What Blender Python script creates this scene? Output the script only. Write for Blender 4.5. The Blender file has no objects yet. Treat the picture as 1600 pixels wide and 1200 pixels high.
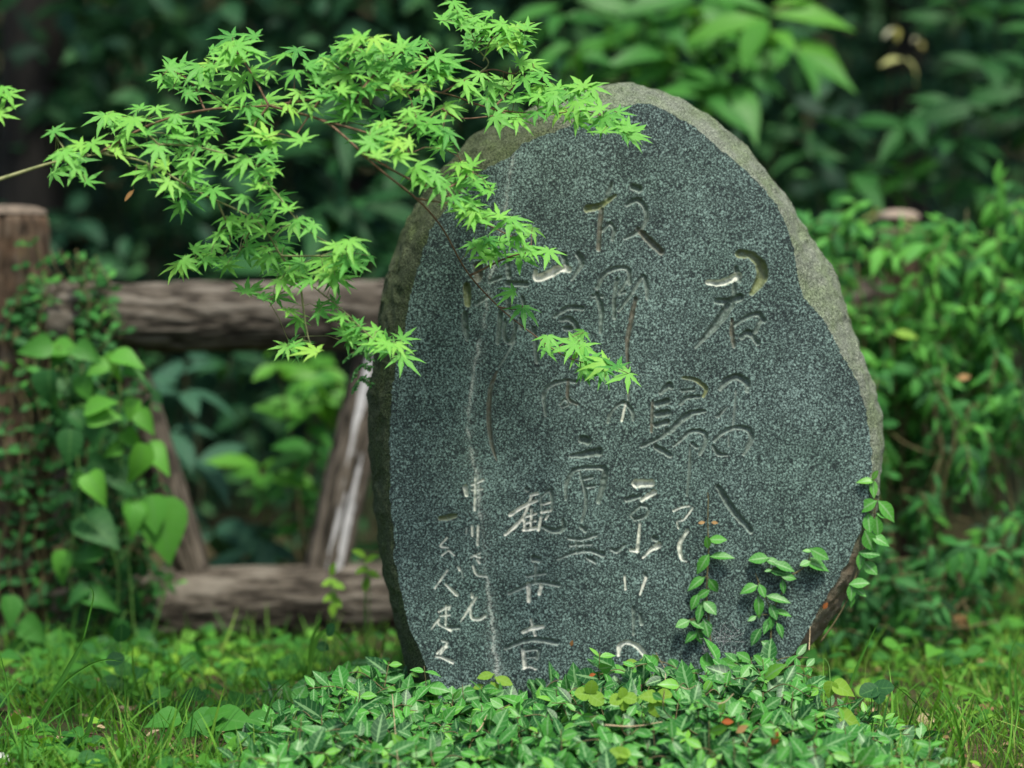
import bpy, math, random
import numpy as np
from mathutils import Vector

# ------------------------------------------------------------------ camera, sky, sun, exposure
SC = bpy.context.scene
COL = SC.collection
random.seed(7)
RNG = np.random.default_rng(11)
H = 1.13                                   # camera height
FPX = 85.0 / 36.0 * 1600.0                 # focal length in photograph pixels
PITCH = math.atan(200.0 / FPX)
cam_d = bpy.data.cameras.new('camera')
cam_d.lens = 85.0
cam_d.sensor_width = 36.0
cam_d.clip_end = 500.0
cam_d.dof.use_dof = True
cam_d.dof.focus_distance = 5.47
cam_d.dof.aperture_fstop = 1.1
cam = bpy.data.objects.new('camera', cam_d)
cam.location = (0, 0, H)
cam.rotation_euler = (math.radians(90) - PITCH, 0, 0)
COL.objects.link(cam)
SC.camera = cam

SUN_EL, SUN_AZ = math.radians(63), math.radians(152)     # azimuth clockwise from +Y (camera looks along +Y)
W = bpy.data.worlds.new('World')
SC.world = W
W.use_nodes = True
wn = W.node_tree
wn.nodes.clear()
sky = wn.nodes.new('ShaderNodeTexSky')
sky.sky_type = 'NISHITA'
sky.sun_disc = False
sky.sun_elevation = SUN_EL
sky.sun_rotation = SUN_AZ
sky.air_density = 1.0
sky.dust_density = 3.0
bg = wn.nodes.new('ShaderNodeBackground')
bg.inputs['Strength'].default_value = 0.105
wo = wn.nodes.new('ShaderNodeOutputWorld')
wn.links.new(sky.outputs[0], bg.inputs[0])
wn.links.new(bg.outputs[0], wo.inputs[0])

sun_d = bpy.data.lights.new('sun', 'SUN')
sun_d.energy = 2.7
sun_d.angle = math.radians(10)
sun_d.color = (1.0, 0.96, 0.86)
sun = bpy.data.objects.new('sun', sun_d)
COL.objects.link(sun)
sv = Vector((math.sin(SUN_AZ) * math.cos(SUN_EL), math.cos(SUN_AZ) * math.cos(SUN_EL), math.sin(SUN_EL)))
sun.rotation_euler = sv.to_track_quat('Z', 'Y').to_euler()
sun.location = sv * 30

SC.view_settings.view_transform = 'Standard'
SC.view_settings.look = 'None'
SC.view_settings.gamma = 1.0
SC.view_settings.exposure = 0.8
SC.render.engine = 'CYCLES'
SC.cycles.use_denoising = True
SC.cycles.max_bounces = 6
SC.cycles.diffuse_bounces = 3
SC.cycles.glossy_bounces = 2
SC.cycles.transmission_bounces = 4
SC.cycles.caustics_reflective = False
SC.cycles.caustics_refractive = False


# ------------------------------------------------------------------ pixel to world helpers
_cp, _sp = math.cos(PITCH), math.sin(PITCH)

def ray(px, py):
    x = (np.asarray(px, float) - 800.0) / FPX
    y = (600.0 - np.asarray(py, float)) / FPX
    return np.stack([x + 0 * y, _cp + y * _sp + 0 * x, -_sp + y * _cp + 0 * x], -1)

def at(px, py, Y):
    """The point on the vertical plane Y that the photograph shows at (px, py)."""
    d = ray(px, py)
    t = np.asarray(Y, float) / d[..., 1]
    return d * t[..., None] + np.array([0, 0, H])

def on_ground(px, py, z=0.0):
    d = ray(px, py)
    t = (z - H) / d[..., 2]
    return d * t[..., None] + np.array([0, 0, H])

_LAT = np.random.default_rng(3).random((32, 32, 32))

def vnoise(p):
    """Smooth value noise in 3-D, 0..1."""
    p = np.asarray(p, float)
    i = np.floor(p).astype(int)
    f = p - i
    f = f * f * (3 - 2 * f)
    out = 0
    for dx in (0, 1):
        wx = f[..., 0] if dx else 1 - f[..., 0]
        for dy in (0, 1):
            wy = f[..., 1] if dy else 1 - f[..., 1]
            for dz in (0, 1):
                wz = f[..., 2] if dz else 1 - f[..., 2]
                out = out + wx * wy * wz * _LAT[(i[..., 0] + dx) % 32, (i[..., 1] + dy) % 32, (i[..., 2] + dz) % 32]
    return out

def fbm(p, octaves=4):
    p = np.asarray(p, float)
    s, a, tot = 0, 1.0, 0
    for _ in range(octaves):
        s = s + a * vnoise(p)
        tot += a
        a *= 0.5
        p = p * 2.03 + 7.3
    return s / tot

def smooth_line(pts, n=6):
    """Catmull-Rom through the points (rows may carry any number of values)."""
    P = np.asarray(pts, float)
    if len(P) < 3:
        t = np.linspace(0, 1, n + 1)[:, None]
        return P[0] * (1 - t) + P[-1] * t
    Q = np.vstack([2 * P[0] - P[1], P, 2 * P[-1] - P[-2]])
    out = []
    for k in range(1, len(Q) - 2):
        p0, p1, p2, p3 = Q[k - 1], Q[k], Q[k + 1], Q[k + 2]
        for t in np.linspace(0, 1, n, endpoint=False):
            out.append(0.5 * (2 * p1 + (p2 - p0) * t + (2 * p0 - 5 * p1 + 4 * p2 - p3) * t * t + (3 * p1 - p0 - 3 * p2 + p3) * t ** 3))
    out.append(P[-1])
    return np.array(out)


# ------------------------------------------------------------------ object helpers
def link(name, me, mat, parent=None):
    o = bpy.data.objects.new(name, me)
    COL.objects.link(o)
    if mat is not None:
        me.materials.append(mat)
    if parent is not None:
        o.parent = parent
    return o

def thing(name, label, cat, loc=(0, 0, 0), group=None):
    """An Empty at the thing's base; parts are given in world coordinates and moved to it by the parent inverse."""
    o = bpy.data.objects.new(name, None)
    o.empty_display_size = 0.1
    COL.objects.link(o)
    o.location = loc
    o['label'] = label
    o['category'] = cat
    if group:
        o['group'] = group
    return o

def under(o, parent):
    """Parent keeping the world place."""
    o.parent = parent
    base = Vector((0, 0, 0))
    p = parent
    while p is not None:
        base += p.location
        p = p.parent
    o.location = o.location - base
    return o

def tag(o, label, cat, group=None):
    o['label'] = label
    o['category'] = cat
    if group:
        o['group'] = group
    return o

class MB:
    """Collects numpy pieces into ONE mesh with a 'leaf' colour attribute."""
    def __init__(self):
        self.v, self.l, self.t, self.a = [], [], [], []
        self.n = 0

    def add(self, v, loops, totals, attr=None):
        v = np.asarray(v, float).reshape(-1, 3)
        self.v.append(v)
        self.l.append(np.asarray(loops, np.int64).ravel() + self.n)
        self.t.append(np.asarray(totals, np.int64).ravel())
        self.a.append(np.zeros((len(v), 4)) if attr is None else np.asarray(attr, float).reshape(-1, 4))
        self.n += len(v)

    def scatter(self, tpl, pos, rot, scale, rnd):
        """Many copies of a leaf template: pos (k,3), rot (k,3,3) columns = axes, scale (k,) or (k,3), rnd (k,2)."""
        V, loops, tot, uv = tpl
        pos = np.asarray(pos, float).reshape(-1, 3)
        k, n = len(pos), len(V)
        if k == 0:
            return
        scale = np.asarray(scale, float)
        if scale.ndim == 1:
            scale = np.repeat(scale[:, None], 3, 1)
        pts = np.einsum('kij,knj->kni', rot, V[None] * scale[:, None, :]) + pos[:, None]
        off = (np.arange(k) * n)[:, None]
        attr = np.zeros((k, n, 4))
        attr[:, :, :2] = uv[None]
        attr[:, :, 2:] = np.asarray(rnd, float)[:, None, :]
        self.add(pts.reshape(-1, 3), (loops[None] + off).ravel(), np.tile(tot, k), attr.reshape(-1, 4))

    def tube(self, pts, rad, sides=6, caps=True, rnd=(0.5, 0.5)):
        pts = np.asarray(pts, float)
        n = len(pts)
        rad = np.broadcast_to(np.asarray(rad, float), (n,))
        tan = np.gradient(pts, axis=0)
        tan /= np.linalg.norm(tan, axis=1)[:, None] + 1e-12
        ref = np.array([0.31, 0.2, 0.93]) if abs(tan[0, 2]) < 0.8 else np.array([0.9, 0.3, 0.1])
        a = np.cross(tan, ref)
        a /= np.linalg.norm(a, axis=1)[:, None] + 1e-12
        b = np.cross(tan, a)
        th = np.linspace(0, 2 * np.pi, sides, endpoint=False)
        ring = pts[:, None] + rad[:, None, None] * (np.cos(th)[None, :, None] * a[:, None] + np.sin(th)[None, :, None] * b[:, None])
        idx = np.arange(n * sides).reshape(n, sides)
        q = np.stack([idx[:-1], np.roll(idx[:-1], -1, 1), np.roll(idx[1:], -1, 1), idx[1:]], -1).reshape(-1, 4)
        loops, tot = list(q.ravel()), [4] * len(q)
        if caps:
            loops += list(idx[0][::-1]) + list(idx[-1])
            tot += [sides, sides]
        at_ = np.zeros((n, sides, 4))
        at_[..., 0] = np.cos(th)[None]
        at_[..., 1] = np.linspace(0, 1, n)[:, None]
        at_[..., 2:] = rnd
        self.add(ring.reshape(-1, 3), loops, tot, at_.reshape(-1, 4))

    def mesh(self, name):
        v = np.concatenate(self.v)
        l = np.concatenate(self.l)
        t = np.concatenate(self.t)
        a = np.concatenate(self.a)
        me = bpy.data.meshes.new(name)
        me.vertices.add(len(v))
        me.vertices.foreach_set('co', v.astype(np.float32).ravel())
        me.loops.add(len(l))
        me.loops.foreach_set('vertex_index', l.astype(np.int32))
        me.polygons.add(len(t))
        me.polygons.foreach_set('loop_start', (np.cumsum(t) - t).astype(np.int32))
        me.update(calc_edges=True)
        me.polygons.foreach_set('use_smooth', np.ones(len(t), bool))
        at_ = me.attributes.new('leaf', 'FLOAT_COLOR', 'POINT')
        at_.data.foreach_set('color', a.astype(np.float32).ravel())
        me.update()
        return me

    def build(self, name, mat, parent=None):
        if self.n == 0:
            return None
        me = self.mesh(name)
        o = link(name, me, mat)
        if parent is not None:
            under(o, parent)
        return o


def axes(tip, nrm):
    """Rotation matrices with Y along the tip and Z near the normal."""
    tip = np.asarray(tip, float).reshape(-1, 3)
    nrm = np.asarray(nrm, float).reshape(-1, 3)
    y = tip / (np.linalg.norm(tip, axis=1)[:, None] + 1e-9)
    x = np.cross(y, nrm)
    x /= np.linalg.norm(x, axis=1)[:, None] + 1e-9
    z = np.cross(x, y)
    return np.stack([x, y, z], -1)


# ------------------------------------------------------------------ leaf templates: (verts, loops, totals, uv)
def strip_leaf(rows, fold=0.15, droop=0.2, wave=0.0):
    """rows: (v, half width); three vertices a row; unit length along +Y."""
    V, uv = [], []
    for k, (v, w) in enumerate(rows):
        z = -droop * v * v
        wz = wave * math.sin(k * 2.1)
        V += [(-w, v, z + fold * w + wz), (0, v, z), (w, v, z + fold * w - wz)]
        uv += [(-1, v), (0, v), (1, v)]
    loops, tot = [], []
    for k in range(len(rows) - 1):
        a, b = 3 * k, 3 * k + 3
        loops += [a, a + 1, b + 1, b, a + 1, a + 2, b + 2, b + 1]
        tot += [4, 4]
    return np.array(V, float), np.array(loops), np.array(tot), np.array(uv, float)

OVAL = strip_leaf([(0, .015), (.08, .05), (.22, .17), (.42, .235), (.62, .215), (.8, .125), (.93, .045), (1, .004)], .35, .18)
OVAL_B = strip_leaf([(0, .015), (.08, .06), (.22, .2), (.42, .26), (.62, .22), (.8, .12), (.93, .04), (1, .004)], .3, .26, .008)
OVAL_C = strip_leaf([(0, .015), (.1, .07), (.25, .21), (.45, .28), (.65, .25), (.82, .15), (.94, .06), (1, .006)], .2, .06, .01)
LANCE = strip_leaf([(0, .012), (.1, .05), (.28, .125), (.5, .155), (.72, .11), (.88, .045), (1, .003)], .25, .35)
LANCE_B = strip_leaf([(0, .012), (.1, .06), (.28, .15), (.5, .185), (.72, .14), (.88, .06), (1, .003)], .2, .6, .01)
HEART = strip_leaf([(-.16, .12), (-.14, .26), (-.02, .40), (.14, .46), (.34, .42), (.56, .30), (.78, .15), (.92, .055), (1, .004)], .18, .22)
HEART_B = strip_leaf([(-.16, .12), (-.14, .26), (-.02, .40), (.14, .46), (.34, .42), (.56, .30), (.78, .15), (.92, .055), (1, .004)], .45, .5, .03)
ROUND = strip_leaf([(0, .1), (.1, .3), (.3, .46), (.5, .5), (.7, .45), (.88, .28), (1, .08)], .12, .12)
BLADE = strip_leaf([(0, .018), (.2, .022), (.4, .021), (.6, .018), (.8, .012), (1, .001)], .5, .32)
BLADE_B = strip_leaf([(0, .016), (.15, .02), (.35, .02), (.55, .017), (.75, .012), (.9, .006), (1, .001)], .5, .75)
HEART_TWO_LOBE = None

def palmate(curl, spread, seed):
    """A seven-lobed maple leaf with toothed, drawn-out lobes; petiole at the origin, middle lobe along +Y."""
    r = random.Random(seed)
    ang = [-132, -88, -44, 0, 44, 88, 132]
    ln = [.36, .72, .95, 1.04, .95, .72, .36]
    V, uv, loops, tot = [(0, 0, 0)], [(0, 0)], [], []
    def put(a, d, lift, u, v):
        a = math.radians(a)
        z = lift - curl * d * d
        V.append((math.sin(a) * d, math.cos(a) * d, z))
        uv.append((u, v))
        return len(V) - 1
    notch = []
    for k in range(8):
        if k == 0:
            notch.append(put(ang[0] - 34, .10, 0.01, 1, .1))
        elif k == 7:
            notch.append(put(ang[6] + 34, .10, 0.01, 1, .1))
        else:
            notch.append(put((ang[k - 1] + ang[k]) / 2, .20 * min(1, ln[k - 1] + ln[k]) ** .5, 0.03, 1, .25))
    for k in range(7):
        a0 = ang[k] * spread + r.uniform(-4, 4)
        L = ln[k] * r.uniform(.92, 1.06)
        def side(s, d, w):                                    # a point w to the side at distance d along the lobe
            return put(a0 + s * math.degrees(math.atan2(w * L, d * L)), math.hypot(d, w) * L, 0.02, s, d)
        m1 = put(a0, .34 * L, -.012, 0, .34)
        m2 = put(a0, .62 * L, -.012, 0, .62)
        m3 = put(a0, .82 * L, -.005, 0, .82)
        tip = put(a0 + r.uniform(-4, 4), L * 1.06, -.02, 0, 1)
        l1, r1 = side(-1, .50, .125), side(1, .50, .125)
        l2, r2 = side(-1, .56, .085), side(1, .56, .085)      # a tooth
        l3, r3 = side(-1, .76, .060), side(1, .76, .060)
        nl, nr = notch[k], notch[k + 1]
        for f in ((0, nl, m1), (0, m1, nr), (nl, l1, m1), (m1, r1, nr), (l1, l2, m2, m1), (m1, m2, r2, r1),
                  (l2, l3, m3, m2), (m2, m3, r3, r2), (l3, tip, m3), (m3, tip, r3)):
            loops += f[::-1]
            tot.append(len(f))
    return np.array(V, float), np.array(loops), np.array(tot), np.array(uv, float)

MAPLES = [palmate(.06, 1.0, 1), palmate(.18, .95, 2), palmate(-.04, 1.04, 3), palmate(.28, .88, 4)]


def put_leaves(mb, tpls, pos, tip, nrm, size, tint=None, width=None):
    """Spread the leaves over several templates at random."""
    pos = np.asarray(pos, float).reshape(-1, 3)
    k = len(pos)
    if k == 0:
        return
    rot = axes(tip, nrm)
    size = np.broadcast_to(np.asarray(size, float), (k,))
    wid = RNG.uniform(.85, 1.2, k) if width is None else np.broadcast_to(width, (k,))
    sc = np.stack([size * wid, size, size * RNG.uniform(.6, 1.3, k)], -1)
    rnd = np.stack([RNG.random(k) if tint is None else np.broadcast_to(tint, (k,)), RNG.random(k)], -1)
    which = RNG.integers(0, len(tpls), k)
    for w, t in enumerate(tpls):
        m = which == w
        mb.scatter(t, pos[m], rot[m], sc[m], rnd[m])


# ------------------------------------------------------------------ materials
def new_mat(name):
    m = bpy.data.materials.new(name)
    m.use_nodes = True
    nt = m.node_tree
    nt.nodes.clear()
    out = nt.nodes.new('ShaderNodeOutputMaterial')
    return m, nt, out

def nd(nt, kind, **kw):
    n = nt.nodes.new(kind)
    for k, v in kw.items():
        if k.startswith('i_'):
            n.inputs[int(k[2:])].default_value = v
        else:
            setattr(n, k, v)
    return n

def ramp(nt, fac, stops, interp='LINEAR'):
    r = nt.nodes.new('ShaderNodeValToRGB')
    r.color_ramp.interpolation = interp
    e = r.color_ramp.elements
    while len(e) < len(stops):
        e.new(0.5)
    for k, (p, c) in enumerate(stops):
        e[k].position = p
        e[k].color = (c, c, c, 1) if isinstance(c, (int, float)) else (*c, 1)
    nt.links.new(fac, r.inputs[0])
    return r.outputs[0]

def mixc(nt, fac, a, b, blend='MIX'):
    m = nt.nodes.new('ShaderNodeMix')
    m.data_type = 'RGBA'
    m.blend_type = blend
    for sock, v in ((m.inputs[0], fac), (m.inputs[6], a), (m.inputs[7], b)):
        if isinstance(v, (int, float)):
            sock.default_value = v
        elif isinstance(v, tuple):
            sock.default_value = (*v, 1)
        else:
            nt.links.new(v, sock)
    return m.outputs[2]

def math_(nt, op, a, b=None, c=None):
    m = nt.nodes.new('ShaderNodeMath')
    m.operation = op
    for k, v in enumerate((a, b, c)):
        if v is None:
            continue
        if isinstance(v, (int, float)):
            m.inputs[k].default_value = v
        else:
            nt.links.new(v, m.inputs[k])
    return m.outputs[0]

def noise(nt, scale, detail=3, rough=.55, vec=None, dist=0.0):
    n = nt.nodes.new('ShaderNodeTexNoise')
    n.inputs['Scale'].default_value = scale
    n.inputs['Detail'].default_value = detail
    n.inputs['Roughness'].default_value = rough
    n.inputs['Distortion'].default_value = dist
    if vec is not None:
        nt.links.new(vec, n.inputs['Vector'])
    return n.outputs['Fac']

def obj_coord(nt, scale=None):
    tc = nt.nodes.new('ShaderNodeTexCoord')
    if scale is None:
        return tc.outputs['Object']
    mp = nt.nodes.new('ShaderNodeMapping')
    mp.inputs['Scale'].default_value = scale
    nt.links.new(tc.outputs['Object'], mp.inputs['Vector'])
    return mp.outputs[0]

def leaf_mat(name, cols, vein=(.2, .35, .12), vein_amt=.35, side=.25, side_n=7, trans=.3, rough=.45, spec=.4, tcol=None, spots=0.0, mid_w=.09):
    """cols: colours over the leaf's own random tint."""
    m, nt, out = new_mat(name)
    at_ = nd(nt, 'ShaderNodeAttribute', attribute_name='leaf')
    sep = nd(nt, 'ShaderNodeSeparateColor')
    nt.links.new(at_.outputs['Color'], sep.inputs[0])
    u, v, r = sep.outputs[0], sep.outputs[1], sep.outputs[2]
    n = len(cols)
    base = ramp(nt, r, [(k / max(1, n - 1), c) for k, c in enumerate(cols)])
    big = noise(nt, 35, 2, .5, obj_coord(nt))
    base = mixc(nt, math_(nt, 'MULTIPLY', big, .5), base, mixc(nt, 1.0, base, (.62, .72, .55), 'MULTIPLY'))
    au = math_(nt, 'ABSOLUTE', u)
    mid = math_(nt, 'SMOOTH_MIN', math_(nt, 'LESS_THAN', au, mid_w), 1.0, 0.0)
    if side > 0:
        w = math_(nt, 'SINE', math_(nt, 'MULTIPLY', math_(nt, 'SUBTRACT', v, math_(nt, 'MULTIPLY', au, .16)), side_n * 6.283))
        sv_ = math_(nt, 'MULTIPLY', math_(nt, 'GREATER_THAN', w, .82), side)
        f = math_(nt, 'MAXIMUM', math_(nt, 'MULTIPLY', mid, vein_amt), sv_)
    else:
        f = math_(nt, 'MULTIPLY', mid, vein_amt)
    col = mixc(nt, f, base, vein)
    if spots > 0:
        sp = ramp(nt, noise(nt, 160, 2, .6, obj_coord(nt)), [(.68, 0.0), (.74, spots)])
        col = mixc(nt, sp, col, (.12, .07, .03))
    p = nd(nt, 'ShaderNodeBsdfPrincipled')
    nt.links.new(col, p.inputs['Base Color'])
    p.inputs['Roughness'].default_value = min(.75, rough + .08)
    p.inputs['Specular IOR Level'].default_value = spec * .6
    tr = nd(nt, 'ShaderNodeBsdfTranslucent')
    nt.links.new(mixc(nt, 1.0, col, tcol or (1.25, 1.15, .55), 'MULTIPLY'), tr.inputs[0])
    mx = nd(nt, 'ShaderNodeMixShader')
    mx.inputs[0].default_value = trans
    nt.links.new(p.outputs[0], mx.inputs[1])
    nt.links.new(tr.outputs[0], mx.inputs[2])
    nt.links.new(mx.outputs[0], out.inputs[0])
    return m

def plain_mat(name, a, b, scale=20, rough=.8, bump=.3, stretch=None, c=None, cpos=.66):
    m, nt, out = new_mat(name)
    vec = obj_coord(nt, stretch)
    f = noise(nt, scale, 6, .65, vec)
    stops = [(.3, a), (.62, b)] + ([(cpos, b), (min(1, cpos + .08), c)] if c else [])
    col = ramp(nt, f, stops)
    p = nd(nt, 'ShaderNodeBsdfPrincipled')
    nt.links.new(col, p.inputs['Base Color'])
    p.inputs['Roughness'].default_value = rough
    p.inputs['Specular IOR Level'].default_value = .25
    bp = nd(nt, 'ShaderNodeBump')
    bp.inputs['Strength'].default_value = bump
    bp.inputs['Distance'].default_value = .01
    nt.links.new(f, bp.inputs['Height'])
    nt.links.new(bp.outputs[0], p.inputs['Normal'])
    nt.links.new(p.outputs[0], out.inputs[0])
    return m

M = {}
M['maple'] = leaf_mat('maple_leaf', [(.08, .31, .06), (.16, .47, .085), (.24, .58, .10), (.36, .65, .11)], (.3, .55, .2), .35, 0, trans=.36, rough=.42, spec=.35)
M['jasmine'] = leaf_mat('jasmine_leaf', [(.013, .085, .018), (.028, .155, .026), (.05, .24, .03), (.085, .33, .042), (.17, .44, .045)], (.22, .42, .17), .75, .28, 6, trans=.16, rough=.36, spec=.55, spots=.2, mid_w=.15)
M['jasmine_far'] = leaf_mat('jasmine_leaf_on_fence', [(.012, .06, .018), (.026, .125, .03), (.05, .23, .045), (.11, .37, .05)], (.12, .3, .1), .4, .2, 6, trans=.2, rough=.55, spec=.3)
M['heart'] = leaf_mat('heart_leaf', [(.016, .08, .03), (.035, .15, .035), (.085, .30, .042), (.14, .42, .05)], (.12, .3, .08), .35, .15, 5, trans=.35, rough=.45, spec=.4)
M['lime'] = leaf_mat('lime_leaf', [(.2, .38, .035), (.26, .46, .05)], (.3, .5, .12), .4, .3, 4, trans=.4, rough=.5, spec=.3, spots=.3)
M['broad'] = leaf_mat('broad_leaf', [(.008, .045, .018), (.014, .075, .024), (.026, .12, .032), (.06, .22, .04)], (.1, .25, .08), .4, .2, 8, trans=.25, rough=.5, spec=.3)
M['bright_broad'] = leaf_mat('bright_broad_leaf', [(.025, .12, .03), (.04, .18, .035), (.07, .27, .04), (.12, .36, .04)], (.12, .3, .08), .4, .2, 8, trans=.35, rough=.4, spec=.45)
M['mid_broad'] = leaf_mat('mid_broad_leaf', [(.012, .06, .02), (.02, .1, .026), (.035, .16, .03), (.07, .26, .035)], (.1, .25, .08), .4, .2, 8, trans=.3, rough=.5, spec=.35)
M['light_spot_leaf'] = leaf_mat('leaf_and_light_spot', [(.6, .62, .22), (.75, .75, .55)], (.5, .5, .2), .3, 0, trans=.4, rough=.5, spec=.3)  # yellow leaf colour that also stands in for blurred light spots
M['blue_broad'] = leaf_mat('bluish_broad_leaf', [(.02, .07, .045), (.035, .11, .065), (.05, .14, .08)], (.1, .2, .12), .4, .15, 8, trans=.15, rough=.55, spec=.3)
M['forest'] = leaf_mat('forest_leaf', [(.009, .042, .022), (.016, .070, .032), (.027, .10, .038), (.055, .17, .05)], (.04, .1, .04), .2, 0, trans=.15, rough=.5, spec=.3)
M['grass'] = leaf_mat('grass_blade', [(.05, .18, .03), (.09, .28, .035), (.17, .40, .045), (.36, .46, .12)], (.14, .3, .08), .2, 0, trans=.35, rough=.5, spec=.3)
M['weed'] = leaf_mat('weed_leaf', [(.03, .14, .03), (.06, .24, .035), (.13, .38, .04), (.28, .52, .05)], (.12, .3, .08), .35, .15, 5, trans=.35, rough=.5, spec=.3)
M['dead'] = leaf_mat('dead_leaf', [(.32, .08, .02), (.3, .16, .06), (.42, .26, .12)], (.4, .25, .1), .3, .2, 5, trans=.15, rough=.7, spec=.2, tcol=(1.1, .8, .5))
M['litter'] = leaf_mat('leaf_litter', [(.12, .06, .03), (.25, .15, .08), (.40, .29, .17), (.48, .38, .25)], (.3, .2, .1), .2, 0, trans=.05, rough=.8, spec=.15, tcol=(1, .8, .6))
M['twig'] = plain_mat('maple_twig', (.09, .05, .03), (.2, .12, .07), 60, .7)
M['greentwig'] = plain_mat('green_branch', (.12, .15, .05), (.26, .27, .12), 40, .6)
M['petiole'] = plain_mat('petiole', (.16, .1, .04), (.22, .2, .06), 40, .6)
M['stem'] = plain_mat('vine_stem', (.07, .06, .03), (.16, .14, .06), 60, .75)
M['dark_stem'] = plain_mat('darker_stem', (.02, .025, .012), (.05, .06, .025), 60, .75)  # darker colour so bare shrub stems stand out less
M['greenstem'] = plain_mat('green_stem', (.08, .2, .04), (.14, .28, .06), 60, .6)
M['straw'] = plain_mat('dry_straw', (.34, .24, .13), (.52, .42, .26), 60, .8)
M['bark_dark'] = plain_mat('forest_bark', (.012, .012, .011), (.04, .036, .03), 14, .9, .6, (1, 1, .18))


def bark(name, stretch, dark, mid, pale, palepos, warm=None):
    """Furrowed bark: dark cracks, grey-brown plates, paler worn patches."""
    m, nt, out = new_mat(name)
    at_ = nd(nt, 'ShaderNodeAttribute', attribute_name='leaf')
    sep = nd(nt, 'ShaderNodeSeparateColor')
    nt.links.new(at_.outputs['Color'], sep.inputs[0])
    h, worn = sep.outputs[0], sep.outputs[1]              # relief height and worn patches stored by the log builder
    vec = obj_coord(nt, stretch)
    n1 = noise(nt, 52, 6, .7, vec)
    n2 = noise(nt, 14, 5, .6, obj_coord(nt))
    fine = noise(nt, 110, 4, .7, vec)
    hh = math_(nt, 'ADD', math_(nt, 'MULTIPLY', h, .45), math_(nt, 'MULTIPLY', n1, .55))
    col = ramp(nt, hh, [(.34, dark), (.55, mid), (.76, pale)])
    if warm:
        col = mixc(nt, ramp(nt, n2, [(.4, 0.0), (.62, .75)]), col, mixc(nt, fine, tuple(c * .5 for c in warm), warm))
    col = mixc(nt, ramp(nt, math_(nt, 'ADD', worn, math_(nt, 'MULTIPLY', math_(nt, 'SUBTRACT', fine, .5), .5)), [(.45, 0.0), (.6, 1.0)]), col, palepos)
    col = mixc(nt, math_(nt, 'MULTIPLY', fine, .35), col, mixc(nt, 1.0, col, (.45, .45, .45), 'MULTIPLY'))
    p = nd(nt, 'ShaderNodeBsdfPrincipled')
    nt.links.new(col, p.inputs['Base Color'])
    p.inputs['Roughness'].default_value = .9
    p.inputs['Specular IOR Level'].default_value = .15
    bp = nd(nt, 'ShaderNodeBump')
    bp.inputs['Strength'].default_value = .7
    bp.inputs['Distance'].default_value = .008
    nt.links.new(math_(nt, 'ADD', n1, math_(nt, 'MULTIPLY', fine, .4)), bp.inputs['Height'])
    nt.links.new(bp.outputs[0], p.inputs['Normal'])
    nt.links.new(p.outputs[0], out.inputs[0])
    return m

M['rail_bark'] = bark('log_rail_bark', (.22, 1, 1), (.026, .022, .017), (.10, .086, .067), (.20, .18, .148), (.28, .265, .235))
M['post_bark'] = bark('log_post_bark', (1, 1, .2), (.022, .017, .012), (.085, .062, .042), (.18, .14, .10), (.30, .23, .17), (.16, .10, .06))
M['brace_bark'] = bark('log_brace_bark', (1, 1, .22), (.025, .022, .017), (.10, .085, .066), (.20, .17, .135), (.58, .58, .58))
M['grey_cut'] = plain_mat('weathered_log_end', (.08, .065, .05), (.2, .16, .12), 30, .9)
M['cut_wood'] = plain_mat('cut_log_end', (.20, .16, .12), (.38, .31, .24), 30, .85)


# ------------------------------------------------------------------ the ground, with a rise added behind against horizon glow
def ground_h(x, y):
    x, y = np.asarray(x, float), np.asarray(y, float)
    rise = np.clip((y - 16) / 20.0, 0, 1) ** 1.3 * 9.0  # far slope added to block the bright sky low behind the trees
    return 0.035 * (fbm(np.stack([x * .9, y * .9, 0 * x + 2], -1), 3) - .5) + rise

def build_ground():
    t = np.linspace(-1, 1, 161)
    gx = np.sinh(t * 4.2) / math.sinh(4.2) * 70
    s = np.linspace(-1, 1, 201)
    gy = 6.2 + np.sinh(s * 4.2) / math.sinh(4.2) * 90
    X, Y = np.meshgrid(gx, gy)
    Z = ground_h(X, Y)
    idx = np.arange(X.size).reshape(X.shape)
    q = np.stack([idx[:-1, :-1], idx[:-1, 1:], idx[1:, 1:], idx[1:, :-1]], -1).reshape(-1, 4)
    mb = MB()
    mb.add(np.stack([X, Y, Z], -1).reshape(-1, 3), q.ravel(), np.full(len(q), 4))
    m, nt, out = new_mat('forest_soil')
    c = obj_coord(nt)
    n1 = noise(nt, 9, 6, .65, c)
    n2 = noise(nt, 60, 5, .7, c)
    n3 = noise(nt, 1.1, 3, .5, c)
    col = ramp(nt, n2, [(.3, (.03, .022, .014)), (.5, (.085, .06, .036)), (.68, (.24, .17, .1))])
    col = mixc(nt, ramp(nt, n1, [(.42, 0.0), (.6, .8)]), col, (.05, .09, .025))
    far = ramp(nt, n3, [(.3, (.5, .5, .5)), (.7, (1, 1, 1))])
    col = mixc(nt, 1.0, col, far, 'MULTIPLY')
    p = nd(nt, 'ShaderNodeBsdfPrincipled')
    nt.links.new(col, p.inputs['Base Color'])
    p.inputs['Roughness'].default_value = .95
    p.inputs['Specular IOR Level'].default_value = .1
    bp = nd(nt, 'ShaderNodeBump')
    bp.inputs['Strength'].default_value = .6
    bp.inputs['Distance'].default_value = .02
    nt.links.new(n2, bp.inputs['Height'])
    nt.links.new(bp.outputs[0], p.inputs['Normal'])
    nt.links.new(p.outputs[0], out.inputs[0])
    o = mb.build('ground', m)
    o['kind'] = 'structure'
    return o

build_ground()


# ------------------------------------------------------------------ the engraved stone
Y0, TILT, ZB = 5.67, math.tan(math.radians(3.0)), 0.0     # front plane: Y = Y0 + TILT * z

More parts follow.
